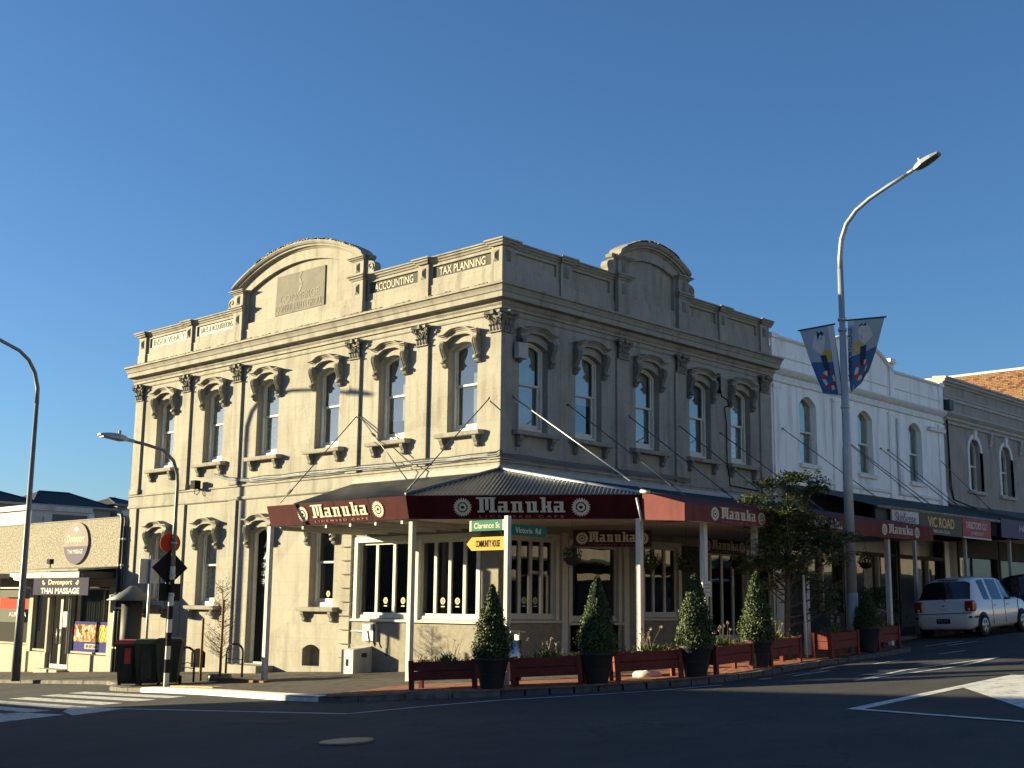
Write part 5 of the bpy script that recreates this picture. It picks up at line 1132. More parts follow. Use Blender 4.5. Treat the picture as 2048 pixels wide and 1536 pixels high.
# ------------------------------------------------------------------ street lamps
def curve_arm(p0, dirx, n=12, rise=1.0, reach=2.0): pass
def lamp_head(parent, tip, d, up=.35, L=.75):
    """flat LED lantern: tapered shell, grey lens underneath, little photocell on top; d = unit direction outward"""
    d = Vector(d).normalized(); s = d.cross(Vector((0, 0, 1))).normalized(); u = s.cross(d).normalized(); rings = []
    for t, w, h0, h1 in ((0, .05, -.03, .04), (.12, .10, -.05, .07), (.35, .15, -.05, .085), (.7, .14, -.045, .06), (.95, .10, -.035, .02), (1.0, .07, -.03, .0)):
        c = Vector(tip) + d * (t * L); rings.append([tuple(c + s * (w * a) + u * b) for a, b in ((-1, h0), (1, h0), (1, h0 + (h1 - h0) * .5), (.55, h1), (-.55, h1), (-1, h0 + (h1 - h0) * .5))])
    hd = MB().sweep(rings).build('lamp_head', m_lampgrey, parent)
    a, b = Vector(tip) + d * L * .2, Vector(tip) + d * L * .9; mb = MB(); P = [a - s * .09 - u * .056, a + s * .09 - u * .056, b + s * .08 - u * .045, b - s * .08 - u * .045]
    mb.prism([tuple(p) for p in P], [tuple(p - u * .012) for p in P]).build('lens', mat('lamp_lens', (.10, .10, .095), .35), hd)
    MB().tube([Vector(tip) + d * L * .3 + u * .07, Vector(tip) + d * L * .3 + u * .17], .035, 8).build('photocell', m_lampgrey, hd)
    MB().tube([Vector(tip) - d * .18, Vector(tip) + d * .06], .042, 8).build('spigot', m_lampgrey, hd)
# tall lamp with banners, on Victoria Rd
lx, ly = 5.52, -5.62; lz = gz(lx, ly)
l1 = thing('street_lamp', 'tall pale grey street lamp with curved arm, carrying two banners', 'street lamp', (lx, ly, lz))
mb = MB(); mb.tube([(lx, ly, lz - .05), (lx, ly, lz + 1.3)], .125, 12); mb.tube([(lx, ly, lz + 1.28), (lx, ly, 5.2), (lx, ly, 5.25), (lx, ly, 9.4)], [.115, .10, .088, .065], 12); mb.build('pole', m_lampgrey, l1)
arm = [(lx, ly, 9.35), (lx, ly - .01, 9.7), (lx, ly - .06, 10.1), (lx, ly - .20, 10.45), (lx, ly - .45, 10.72), (lx, ly - .8, 10.93), (lx, ly - 1.3, 11.14), (lx, ly - 1.85, 11.34)]
MB().tube(arm, [.064, .06, .057, .054, .05, .048, .045, .042], 10).build('arm', m_lampgrey, l1)
lamp_head(l1, (lx, ly - 1.92, 11.38), (0, -1, .42), L=.66)
for z in (6.15, 7.95, 8.2): MB().lathe([(.085, -.03), (.10, -.03), (.10, .03), (.085, .03)], (lx, ly, z), 12).build('band', m_steel, l1)
MB().box(lx + .06, lx + .12, ly - .05, ly + .05, lz + .5, lz + .9).build('access_door', m_steel, l1)
# banners: cloth patches hanging from tilted bars
def banner(label, tl, tr, bl, br, flip):
    o = thing('banner', label, 'banner', tuple((Vector(tl) + Vector(tr)) / 2), 'banners on the tall lamp')
    TL, TR, BL, BR = map(Vector, (tl, tr, bl, br)); nrm = (TR - TL).cross(BL - TL).normalized(); nrm = -nrm if nrm.x > 0 else nrm
    def P(u, v, d=0): 
        p = (TL.lerp(TR, u)).lerp(BL.lerp(BR, u), v); return p + nrm * (d + .05 * math.sin(v * 4 + u * 3) * v + .03 * math.sin(u * 9) * v)
    n = 10
    def patch(poly, d, mi, mb):
        mb.mt(mi); mb._add([tuple(P(u, v, d)) for u, v in poly], [list(range(len(poly)))])
    mb = MB(); mb.smooth = True
    for a, b, mi in ((0, .52, 0), (.52, 1, 1)):
        g = [[tuple(P(i / n, a + (b - a) * j / n)) for i in range(n + 1)] for j in range(n + 1)]
        mb.mt(mi); mb._add([q for r in g for q in r], [(j * (n + 1) + i, j * (n + 1) + i + 1, (j + 1) * (n + 1) + i + 1, (j + 1) * (n + 1) + i) for j in range(n) for i in range(n)])
    cl = mb.build('cloth', [mat('banner_sky', (.30, .36, .42), .9), mat('banner_sea', (.05, .12, .28), .9)], o, norm=False)
    f = (lambda u: 1 - u) if flip else (lambda u: u)
    def ell(cu, cv, ru, rv, d, mi, n=20): patch([(f(cu + ru * math.cos(k * 2 * math.pi / n)), cv + rv * math.sin(k * 2 * math.pi / n)) for k in range(n)], d, mi, pb)
    pb = MB()
    patch([(f(.82), 0), (f(1), 0), (f(1), 1), (f(.82), 1)], .004, 0, pb)
    ell(.66, .42, .16, .085, .005, 1)
    patch([(f(.40), .42), (f(.60), .42), (f(.60), .72), (f(.42), .72)], .007, 2, pb)
    patch([(f(.22), .30), (f(.38), .12), (f(.60), .06), (f(.70), .16), (f(.60), .33), (f(.48), .40), (f(.34), .36)], .008, 0, pb)      # gull body
    for q in (.50, .60): patch([(f(q - .02), .06), (f(q + .08), .10), (f(q - .06), .20)], .010, 2, pb)
    for k in range(8):                                                       # lifebuoy ring in red and white
        a0, a1 = k * math.pi / 4 + .1, (k + 1) * math.pi / 4 + .1
        patch([(f(.50 + .27 * math.cos(a0)), .79 + .145 * math.sin(a0)), (f(.50 + .27 * math.cos((a0 + a1) / 2)), .79 + .145 * math.sin((a0 + a1) / 2)), (f(.50 + .27 * math.cos(a1)), .79 + .145 * math.sin(a1)), (f(.50 + .15 * math.cos(a1)), .79 + .08 * math.sin(a1)), (f(.50 + .15 * math.cos((a0 + a1) / 2)), .79 + .08 * math.sin((a0 + a1) / 2)), (f(.50 + .15 * math.cos(a0)), .79 + .08 * math.sin(a0))], .012, 3 if k % 2 == 0 else 0, pb)
    pb.build('print', [mat('banner_white', (.50, .50, .49), .9), mat('banner_yellow', (.48, .33, .06), .9), mat('banner_navy', (.03, .045, .08), .9), mat('banner_red', (.50, .05, .03), .9)], cl, norm=False)
    ctr = P(f(.91), .48, .02); vert = (P(f(.91), .2) - P(f(.91), .8)).normalized(); hx = nrm.cross(vert) if False else vert.cross(nrm) 
    text('lettering', 'DEVONPORTVILLAGE', ctr, vert, nrm.cross(vert), (TL - BL).length * .72, .10, mat('banner_navy', (0, 0, 0)), cl, .003)
    MB().tube([TL - (TR - TL) * .04, TR + (TR - TL) * .04], .02, 6).build('bar', m_darkmetal, o)
    return o
banner('left wind-blown banner on the tall lamp, with printed seagull, bollard and lifebuoy', (lx, -4.50, 8.10), (lx, -5.40, 8.12), (lx + .05, -5.02, 6.55), (lx + .05, -5.55, 6.42), False)
banner('right narrower banner on the tall lamp, twisted away towards the pole', (lx, -5.76, 8.16), (lx, -6.68, 8.10), (lx + .05, -5.72, 6.45), (lx + .30, -6.10, 6.95), True)
# far-left lamp
a0 = Vector((-3.45, 15.6, gz(-3.45, 15.6)))
l2 = thing('street_lamp', 'tall dark lamp post curving out of the frame at the far left', 'street lamp', tuple(a0))
m_pole = mat('pole_dark_grey', (.17, .175, .18), .5, (.13, .135, .14), 3, metal=.3)
mb = MB(); mb.tube([a0, (a0.x, a0.y, 1.6), (a0.x, a0.y, 1.65), (a0.x, a0.y, 7.4)], [.13, .105, .09, .058], 10); mb.build('pole', m_pole, l2)
MB().tube([(-3.45, 15.6, 7.3), (-3.46, 15.6, 7.75), (-3.58, 15.6, 8.2), (-3.80, 15.6, 8.55), (-4.10, 15.6, 8.78), (-4.7, 15.6, 9.0), (-5.4, 15.6, 9.15), (-6.0, 15.6, 9.2)], [.064, .06, .058, .055, .052, .05, .046, .042], 10).build('arm', m_pole, l2)
lamp_head(l2, (-6.05, 15.6, 9.2), (-1, 0, .12), L=.7)
# crossing lamp with striped pole and signs
c0 = Vector((-4.36, 6.25, gz(-4.36, 6.25)))
l3 = thing('crossing_lamp', 'short curved lamp on a black and white banded crossing pole with round orange disc', 'street lamp', tuple(c0))
mb = MB()
for k in range(9):
    mb.mt(k % 2); mb.tube([(c0.x, c0.y, c0.z + k * .30 - (.02 if k == 0 else 0)), (c0.x, c0.y, c0.z + (k + 1) * .30)], .062, 10, caps=False)
mb.build('banded_pole', [mat('band_white', (.5, .5, .48), .8, spec=.2), m_black], l3)
MB().tube([(c0.x, c0.y, c0.z + 2.7), (c0.x, c0.y, 3.4), (c0.x, c0.y, 3.45), (c0.x, c0.y, 4.3), (c0.x - .02, c0.y, 4.55), (c0.x - .14, c0.y, 4.85), (c0.x - .42, c0.y, 5.07), (c0.x - .9, c0.y, 5.16), (c0.x - 1.3, c0.y, 5.21)], [.056, .05, .043, .04, .04, .04, .038, .036, .034], 10).build('arm', m_pole, l3)
lamp_head(l3, (c0.x - 1.36, c0.y, 5.22), (-1, 0, .10), L=.7)
sf = Vector((0.55, -.83, 0)).normalized()
def disc(c, r, n, nrm, mats, name, parent, t=.012):
    nrm = Vector(nrm).normalized(); s = nrm.cross(Vector((0, 0, 1))).normalized(); mb = MB(); P = [Vector(c) + s * (r * math.cos(k * 2 * math.pi / n)) + Vector((0, 0, r * math.sin(k * 2 * math.pi / n))) for k in range(n)]
    mb.prism([tuple(p) for p in P], [tuple(p + nrm * t) for p in P]); return mb.build(name, mats, parent)
nv = (-.42, -1, 0)                                    # signs face up the street; we see backs edge-on to the left
disc((c0.x - .04, c0.y + .10, 2.95), .24, 20, (.25, 1, 0), mat('orange_disc', (.55, .05, .012), .6), 'beacon_disc', l3)
disc((c0.x - .02, c0.y + .09, 2.38), .42, 4, (.25, 1, 0), m_black, 'diamond_sign', l3)
P = [(-.30, 0), (.30, 0), (.30, .38), (-.30, .38)]
mb = MB(); mb.box(c0.x - .28, c0.x + .28, c0.y + .08, c0.y + .10, 1.62, 2.02); mb.build('plate_sign', m_black, l3)
for z in (1.75, 2.2, 2.95): MB().lathe([(.06, -.02), (.075, -.02), (.075, .02), (.06, .02)], (c0.x, c0.y, z), 10).build('clamp', m_steel, l3)
# small sign seen from behind on its own thin pole
sp = Vector((-3.3, 9.0, gz(-3.3, 9.0)))
l4 = thing('sign_pole', 'thin pale pole with a blank sign seen from behind, left of the banded pole', 'sign', tuple(sp))
MB().tube([sp, (sp.x, sp.y, 2.75)], .035, 8).build('pole', m_steel, l4)
MB().box(sp.x - .28, sp.x + .28, sp.y + .04, sp.y + .055, 2.05, 2.66).build('plate', m_lampgrey, l4)
# ------------------------------------------------------------------ corner street-name post
q0 = Vector((-3.37, -3.49, gz(-3.37, -3.49)))
st = thing('street_name_post', 'white street-name post with two green blades and a yellow pointer, behind the first topiary', 'sign post', tuple(q0))
MB().box(-.045, .045, -.045, .045, 0, 3.24 - q0.z).build('post', m_white, st, loc=tuple(q0))
m_gsign = mat('green_sign', (.008, .115, .075), .7, spec=.2); m_ysign = mat('yellow_sign', (.42, .26, .035), .7, spec=.2)
def blade(z, h, L, dirv, mtl, txt, tm, tip, xd):
    dirv = Vector(dirv).normalized(); n = Vector(xd).cross(Vector((0, 0, 1))).normalized(); base = q0.copy(); base.z = z; s0 = base + dirv * .07; mb = MB()
    pts = [(0, -h / 2), (L, -h / 2)] + ([(L + tip, 0)] if tip else []) + [(L, h / 2), (0, h / 2)]
    P = [s0 + dirv * a + Vector((0, 0, b)) for a, b in pts]
    b_ = mb.prism([tuple(p - n * .012) for p in P], [tuple(p + n * .012) for p in P]).build('sign_blade', mtl, st)
    text('lettering', txt, s0 + dirv * (L * .5) + n * .0125, xd, (0, 0, 1), L * .74, h * .52, tm, b_, .003, .012)
    return s0, dirv, n, b_
s0, dv, n, b_ = blade(3.08, .20, .92, (0, 1, 0), m_gsign, 'Clarence St', m_letter, 0, (0, -1, 0))
for a, b in ((.0, .05), (.87, .92)): MB().prism([tuple(s0 + dv * a + n * .0125 + Vector((0, 0, z))) for z in (-.1, .1)] + [tuple(s0 + dv * b + n * .0125 + Vector((0, 0, z))) for z in (.1, -.1)], [tuple(s0 + dv * a + n * .0155 + Vector((0, 0, z))) for z in (-.1, .1)] + [tuple(s0 + dv * b + n * .0155 + Vector((0, 0, z))) for z in (.1, -.1)]).build('blade_end', m_letter, b_)
blade(2.74, .25, .86, (0, 1, 0), m_ysign, 'COMMUNITY HOUSE', m_black, .14, (0, -1, 0))
blade(2.99, .20, .95, (1, 0, 0), m_gsign, 'Victoria  Rd', m_letter, .07, (1, 0, 0))
# ------------------------------------------------------------------ wheelie bins
def bin_(label, x, y, rz, lid, sticker):
    o = thing('wheelie_bin', label, 'bin', (x, y, gz(x, y) + .005), 'wheelie bins by the crossing', (0, 0, rz)); mg = mat('bin_green', (.022, .028, .024), .7, (.016, .02, .018), 6)
    mb = MB(); rings = []
    for z, w, d in ((.06, .21, .24), (.5, .245, .29), (.92, .285, .345), (.97, .30, .36)): rings.append([(-w, -d, z), (w, -d, z), (w, d, z), (-w, d, z)])
    mb.sweep(rings); mb.box(-.12, .12, -.352, -.25, .18, .90); mb.build('body', mg, o, local=True)
    mb = MB(); rings = []
    for z, w, d in ((.97, .31, .38), (1.01, .31, .39), (1.06, .25, .30), (1.07, .1, .12)): rings.append([(-w, -d, z), (w, -d, z), (w, d, z), (-w, d, z)])
    mb.sweep(rings); mb.build('lid', lid, o, local=True)
    MB().tube([(-.25, .42, .96), (.25, .42, .96)], .02, 6).build('handle', m_black, o, local=True)
    for sx in (-.24, .24): MB().lathe([(0, -.03), (.10, -.03), (.10, .03), (0, .03)], (sx, .24, .10), 14, 'x').build('wheel', m_black, o, local=True)
    if sticker: MB().box(-.07, .07, -.358, -.353, .52, .88).build('sticker', mat('red_sticker', (.40, .05, .05), .7), o, local=True)
m_lidr = mat('red_lid', (.32, .06, .05), .6, spec=.2); m_lidg = mat('green_lid', (.05, .07, .055), .6); m_lidb = mat('black_lid', (.02, .02, .02), .6)
bin_('wheelie bin with faded red lid and red sticker, leftmost by the crossing', -4.42, 7.80, R(-38), m_lidr, True)
bin_('green wheelie bin with plain lid, between the stickered bin and the banded pole', -4.30, 7.18, R(-36), m_lidg, False)
bin_('dark wheelie bin with black lid, tucked behind the banded pole', -4.02, 6.72, R(-38), m_lidb, False)
# bike hoops
def hoop(label, x, y, rz):
    o = thing('bike_hoop', label, 'bike rack', (x, y, gz(x, y)), 'bike hoops on the footpath', (0, 0, rz)); pts = [(-.2, 0, -.02), (-.2, 0, .62)] + [(-.2 * math.cos(k * math.pi / 8), 0, .62 + .2 * math.sin(k * math.pi / 8)) for k in range(1, 8)] + [(.2, 0, .62), (.2, 0, -.02)]
    MB().tube(pts, .028, 8).build('hoop', m_darkmetal, o, local=True)
    for z in (.34, .45): MB().tube([(-.2 + .05 * k, 0, z + .02 * math.sin(k * 1.6)) for k in range(9)], .010, 5).build('wave_bar', m_darkmetal, o, local=True)
hoop('dark steel bike hoop standing free beside the banded pole', -3.35, 7.08, R(-45)); hoop('second bike hoop, half hidden behind the staked young tree', -1.9, 7.2, R(-45))
# white utility cabinet and meter gear against the cream wall
cbn = thing('utility_cabinet', 'white metal utility cabinet with sloping top against the cream wall', 'cabinet', (-.32, 4.4, gz(-.32, 4.4)))
zc = gz(-.32, 4.4) - .05
MB().prism([(4.18, .03, zc), (4.62, .03, zc), (4.62, .62, zc), (4.18, .62, zc)], [(4.18, .03, zc + .68), (4.62, .03, zc + .68), (4.62, .62, zc + .60), (4.18, .62, zc + .60)]).build('body', m_white, cbn, FL)
MB().box(4.36, 4.44, .622, .632, zc + .22, zc + .38).build('lock', m_black, cbn, FL); MB().box(4.172, 4.179, .2, .36, zc + .42, zc + .52).build('vent', m_darkmetal, cbn, FL)
mtr = thing('meter_pipes', 'small white meter box and pipes on the wall above the utility cabinet', 'meter', (-.08, 4.3, .8))
MB().box(4.0, 4.5, .031, .09, .72, 1.12).build('box', m_white, mtr, FL); MB().tube([(4.95, .06, .95), (4.3, .10, .95), (4.25, .10, .75), (4.2, .12, .68)], .02, 6).build('pipe', m_steel, mtr, FL); MB().tube([(4.05, .11, 1.15), (4.05, .11, .7), (3.98, .11, .6)], .018, 6).build('pipe', m_black, mtr, FL)
# stainless litter bin behind the first topiary
lb0 = Vector((-2.42, -2.68, gz(-2.42, -2.68)))
lb = thing('steel_litter_bin', 'shiny steel litter bin with canopy behind the second planter', 'bin', tuple(lb0)); m_inox = mat('stainless', (.50, .50, .48), .3, metal=1.0); m_inoxd = mat('stainless_top', (.22, .22, .21), .4, metal=.8)
MB().lathe([(0, 0), (.22, 0), (.22, .78), (.19, .78), (.19, .74), (0, .74)], tuple(lb0), 20).build('drum', m_inox, lb)
mb = MB(); mb.box(-.21, .21, -.21, .21, .92, .95); mb.build('canopy', m_inoxd, lb, loc=tuple(lb0))
for sx in (-.2, .2): MB().box(sx - .02, sx + .02, -.05, .05, .76, .92).build('canopy_support', m_inox, lb, loc=tuple(lb0))
# umbrella base, menu board, notice
ub0 = Vector((-1.35, -5.15, gz(-1.35, -5.15)))
ub = thing('umbrella_base', 'low round pale umbrella base behind the third planter', 'umbrella base', tuple(ub0)); MB().lathe([(0, 0), (.27, 0), (.27, .07), (.22, .11), (.05, .12), (.04, .28), (0, .28)], tuple(ub0), 18).build('base', m_white, ub)
mn = thing('menu_board', 'tall white menu board under the canopy, behind the street tree', 'sign', (9.8, -1.2, gz(9.8, -1.2)))
MB().box(9.5, 10.05, -1.24, -1.2, .75, 2.55).build('board', m_white, mn)
for z in (2.3, 2.1, 1.95, 1.75): MB().box(9.6, 9.95, -1.246, -1.241, z, z + .03).build('text_line', m_panelgrey, mn)
nt = thing('paper_notice', 'white paper notice taped to the canopy post behind the third topiary', 'notice', (.8, -5.02, 1.95)); MB().box(.66, .94, -5.02, -5.01, 1.82, 2.12).build('sheet', m_white, nt)
for z in (2.04, 1.98, 1.90): MB().box(.70, .90, -5.023, -5.0205, z, z + .015).build('text_line', m_panelgrey, nt)
# cafe window stickers (small emblems) on panes
def sticker(c, xd):
    r = .085; star = [((r if k % 2 == 0 else r * .8) * math.cos(math.pi * k / 14), (r if k % 2 == 0 else r * .8) * math.sin(math.pi * k / 14)) for k in range(28)]
    return [(star, .002, 0), (ngon(r * .6, 10), .003, 1), (ngon(r * .4, 10), .004, 0), (ngon(r * .2, 8), .005, 1), ([(-.06, -.14), (.06, -.14), (.06, -.115), (-.06, -.115)], .002, 0)]
for w, (mp, xd, r, n, ks) in zip((SW[0], SW[1], SW[2]), ((FL, (0, -1, 0), SHOP_L[0], 3, (0, 1)), (FL, (0, -1, 0), SHOP_L[1], 4, (1, 2)), (FR, (1, 0, 0), SHOP_R[0], 4, (1, 2)))):
    W = (r[1] - r[0] - .06) / n
    for k in ks:
        s = r[0] + .03 + (k + .5) * W; flat_shapes('window_emblem', sticker(0, 0), mp((s, -.092, r[2] + .42)), xd, (0, 0, 1), [m_letter, m_black], w)
flat_shapes('window_emblem', sticker(0, 0), FL((6.31, -.25, 1.85)), (0, -1, 0), (0, 0, 1), [m_letter, m_black], ll)
# ------------------------------------------------------------------ planters, pots and greenery
m_wood = mat('maroon_stained_timber', (.17, .032, .026), .75, (.11, .022, .018), 5, bump=.2, bscale=30, spec=.25)
m_soil = mat('soil', (.035, .026, .02), .95)
m_pot = mat('black_plastic_pot', (.028, .030, .032), .55, (.022, .024, .026), 8)
m_leaf = mat('box_leaf', (.040, .068, .012), .55, (.018, .034, .007), 30, spec=.3)
m_leaf2 = mat('box_leaf_pale', (.085, .115, .02), .55, (.045, .07, .014), 30, spec=.3)
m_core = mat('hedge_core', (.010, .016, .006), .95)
m_dry = mat('dry_stem', (.34, .26, .16), .8, (.24, .17, .10), 20); m_dryfl = mat('dry_flower', (.50, .42, .32), .8, (.38, .28, .2), 30)
m_blade = mat('strap_leaf', (.13, .17, .045), .6, (.08, .12, .03), 9); m_brownp = mat('brown_herb', (.13, .09, .045), .85, (.07, .055, .03), 15)
m_bark = mat('bark', (.13, .105, .08), .9, (.08, .062, .048), 12, bump=.4, bscale=40); m_stake = mat('stake_wood', (.22, .12, .06), .8, (.16, .085, .045), 6)
def leaf_quad(mb, c, n, up, L, W):
    """folded leaf: two triangles-pairs along the midrib"""
    n = n.normalized(); a = up - n * up.dot(n); a = a.normalized() if a.length > 1e-4 else n.orthogonal().normalized(); b = n.cross(a)
    p = [c, c + a * L * .5 + b * W * .5 + n * W * .15, c + a * L, c + a * L * .5 - b * W * .5 + n * W * .15]
    mb._add([tuple(q) for q in p], [(0, 1, 2), (0, 2, 3)])
def topiary_mesh(H, Rm, nleaf, seed):
    rnd = random.Random(seed); mb = MB()
    prof = lambda t: Rm * (min(1, .80 + t * 1.6) if t < .14 else (1 - (t - .14) / .86) ** .80 * .97 + .03)
    for k in range(nleaf):
        t = rnd.random() ** 1.25; a = rnd.uniform(0, 2 * math.pi); r = prof(t) * (1 + rnd.gauss(0, .05)) * rnd.choice((1, 1, .93, .86)) * (1 + .07 * math.sin(a * 3 + t * 11 + seed) + .05 * math.sin(a * 5 - t * 17 + seed * 2)) * (1.13 if rnd.random() < .03 else 1)
        nrm = Vector((math.cos(a), math.sin(a), .45)).normalized(); nn = (nrm + Vector((rnd.gauss(0, .6), rnd.gauss(0, .6), rnd.gauss(0, .6)))).normalized()
        up = Vector((rnd.gauss(0, 1), rnd.gauss(0, 1), rnd.uniform(-.3, 1.3))); mb.mt(0 if rnd.random() < .72 else 1); leaf_quad(mb, Vector((math.cos(a) * r, math.sin(a) * r, t * H)), nn, up, rnd.uniform(.028, .052), rnd.uniform(.018, .032))
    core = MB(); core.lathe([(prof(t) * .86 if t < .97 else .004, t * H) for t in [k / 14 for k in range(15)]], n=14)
    me = D.meshes.new('foliage'); me.from_pydata(mb.v, [], mb.f); me.materials.append(m_leaf); me.materials.append(m_leaf2); me.polygons.foreach_set('material_index', mb.mi)
    return me, core
LT = [topiary_mesh(1.0, .345, 4600, s) for s in (1, 2, 3, 4, 5)]
def potted(label, x, y, ph, pr, th, tw, i):
    o = thing('potted_topiary', label, 'potted shrub', (x, y, gz(x, y) + .01), 'topiary cones along the kerb', (0, 0, i * 1.3))
    MB().lathe([(0, 0), (pr * .62, 0), (pr * .66, .03), (pr * .90, ph * .78), (pr * .93, ph * .80), (pr * .93, ph * .86), (pr * 1.0, ph * .88), (pr * 1.04, ph * .97), (pr * 1.02, ph), (pr * .9, ph), (pr * .88, ph * .93), (0, ph * .93)], n=28).build('pot', m_pot, o, local=True)
    MB().lathe([(pr * .795, ph * .47), (pr * .81, ph * .48), (pr * .81, ph * .50), (pr * .80, ph * .51)], n=28).build('pot_ring', m_pot, o, local=True)
    f = link('foliage', LT[i % 5][0], o, (0, 0, ph * .95), None, True); f.scale = (tw / .69 * random.uniform(.95, 1.06), tw / .69 * random.uniform(.95, 1.06), th); f.rotation_euler = (random.uniform(-.03, .03), random.uniform(-.03, .03), i * 2.1)
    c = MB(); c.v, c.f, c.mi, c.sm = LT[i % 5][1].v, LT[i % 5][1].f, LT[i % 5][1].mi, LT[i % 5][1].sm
    q = c.build('dark_core', m_core, o, loc=(0, 0, ph * .95), local=True); q.scale = f.scale  # solid dark cone added inside the leaves to block the view through
    MB().tube([(0, 0, ph * .8), (0, 0, ph + .2)], .03, 6).build('trunk', m_bark, o, local=True)
potted('conical topiary in a black ringed pot, just left of the street-name post', -4.06, -3.80, .54, .305, 1.27, .68, 0)
potted('conical topiary in a dark pot between the second and third planters', -2.86, -5.20, .54, .30, 1.32, .70, 1)
potted('broad conical topiary in a dark pot between the third and fourth planters', -1.22, -6.14, .54, .30, 1.32, .72, 2)
potted('bright conical topiary in a dark pot left of the street tree', .82, -6.14, .53, .29, 1.28, .70, 3)
potted('small dark conical topiary right of the tall lamp', 5.55, -5.95, .55, .28, .78, .60, 4)
def planter(label, a, b, i, plants=True):
    a, b = Vector((*a, 0)), Vector((*b, 0)); d = (b - a); L = d.length; rz = math.atan2(d.y, d.x); rnd = random.Random(40 + i)
    m = (a + b) / 2; o = thing('planter_box', label, 'planter', (a.x, a.y, gz(a.x, a.y) + .012), 'maroon planters along the kerb', (0, 0, rz)); sl = (gz(b.x, b.y) - gz(a.x, a.y)) / L
    o.rotation_euler = (0, -math.atan(sl), rz); W = .44
    for y0 in (0, W - .05):
        for z0 in (.17, .335): MB().box(.075, L - .075, y0 + .012, y0 + .042, z0, z0 + .155).build('plank', m_wood, o, local=True)
    for x0 in (.03, L - .06):
        for z0 in (.17, .335): MB().box(x0, x0 + .03, .062, W - .062, z0, z0 + .155).build('plank', m_wood, o, local=True)
    for x0 in (0, L - .075):
        for y0 in (-.01, W - .065): MB().box(x0, x0 + .075, y0, y0 + .075, 0, .52).build('leg', m_wood, o, local=True)
    MB().box(.07, L - .07, .045, W - .045, .40, .44).build('soil', m_soil, o, local=True)
    MB().box(.07, L - .07, .045, W - .045, .175, .19).build('bottom_board', m_wood, o, local=True)
    # strap-leaf tuft with dry flower stems in the middle, brown herbs at the ends
    mb = MB(); cx = L * .5 + rnd.uniform(-.08, .12)
    for k in range(120):
        an = rnd.uniform(0, 6.28); ln = rnd.uniform(.10, .24); c = Vector((cx + rnd.gauss(0, .12), W / 2 + rnd.gauss(0, .06), .44)); tip = c + Vector((math.cos(an) * ln * .8, math.sin(an) * ln * .5, ln * rnd.uniform(.5, 1.1))); sd = Vector((-math.sin(an), math.cos(an), 0)) * .009; mid = c.lerp(tip, .55) + Vector((0, 0, .04))
        mb._add([tuple(c - sd), tuple(c + sd), tuple(mid + sd), tuple(mid - sd), tuple(tip)], [(0, 1, 2, 3), (3, 2, 4)])
    t = mb.build('strap_leaves', m_blade, o, local=True, norm=False); t['kind'] = 'stuff'
    ns = rnd.randint(6, 9) if i != 0 else 12
    for k in range(ns):
        an = rnd.uniform(0, 6.28); h = rnd.uniform(.26, .46); c = Vector((cx + rnd.gauss(0, .08), W / 2 + rnd.gauss(0, .04), .44)); tip = c + Vector((rnd.gauss(0, .13), rnd.gauss(0, .06), h)); mb = MB(); mb.mt(0); mb.tube([c, c.lerp(tip, .5) + Vector((0, 0, .03)), tip], [.005, .004, .003], 4); mb.mt(1)
        for j in range(14 if i else 9):
            q = Vector((rnd.gauss(0, 1), rnd.gauss(0, 1), rnd.gauss(.3, 1))).normalized() * (.030 if i else .045); leaf_quad(mb, tip + q * .3, Vector((rnd.gauss(0, 1), rnd.gauss(0, 1), rnd.gauss(0, 1))), q, .030 if i else .018, .02 if i else .01)
        mb.build('flower_stem', [m_dry, m_dryfl], o, local=True, norm=False)
    mb = MB()
    for k in range(420):
        e = rnd.choice((.14, .86)); c = Vector((L * e + rnd.gauss(0, .10), W / 2 + rnd.gauss(0, .09), .43 + abs(rnd.gauss(0, .07)))); mb.mt(rnd.choice((0, 0, 1))); leaf_quad(mb, c, Vector((rnd.gauss(0, 1), rnd.gauss(0, 1), rnd.gauss(.4, 1))), Vector((rnd.gauss(0, 1), rnd.gauss(0, 1), rnd.gauss(.5, 1))), rnd.uniform(.03, .07), .014)
    mb.build('herbs', [m_brownp, m_leaf], o, local=True, norm=False)['kind'] = 'stuff'
planter('maroon slatted planter at the left end, dry seed heads above grass', (-4.56, -2.20), (-4.10, -3.46), 0)
planter('maroon planter behind the street-name post, between first and second topiary', (-3.80, -4.02), (-3.10, -5.08), 1)
planter('maroon planter over the umbrella base, pale flower stalks, between second and third topiary', (-2.55, -5.40), (-1.47, -6.06), 2)
planter('maroon planter between third and fourth topiary, with yellow-green tuft', (-.92, -6.38), (.42, -6.32), 3)
planter('maroon planter in front of the street tree, with tall pale seed heads', (1.10, -6.26), (2.42, -6.15), 4)
planter('maroon planter with sunlit end posts in front of the tall lamp', (3.52, -6.20), (4.85, -6.12), 5)
planter('farthest maroon planter, beside the small topiary near the white car', (5.95, -6.0), (7.15, -5.92), 6)
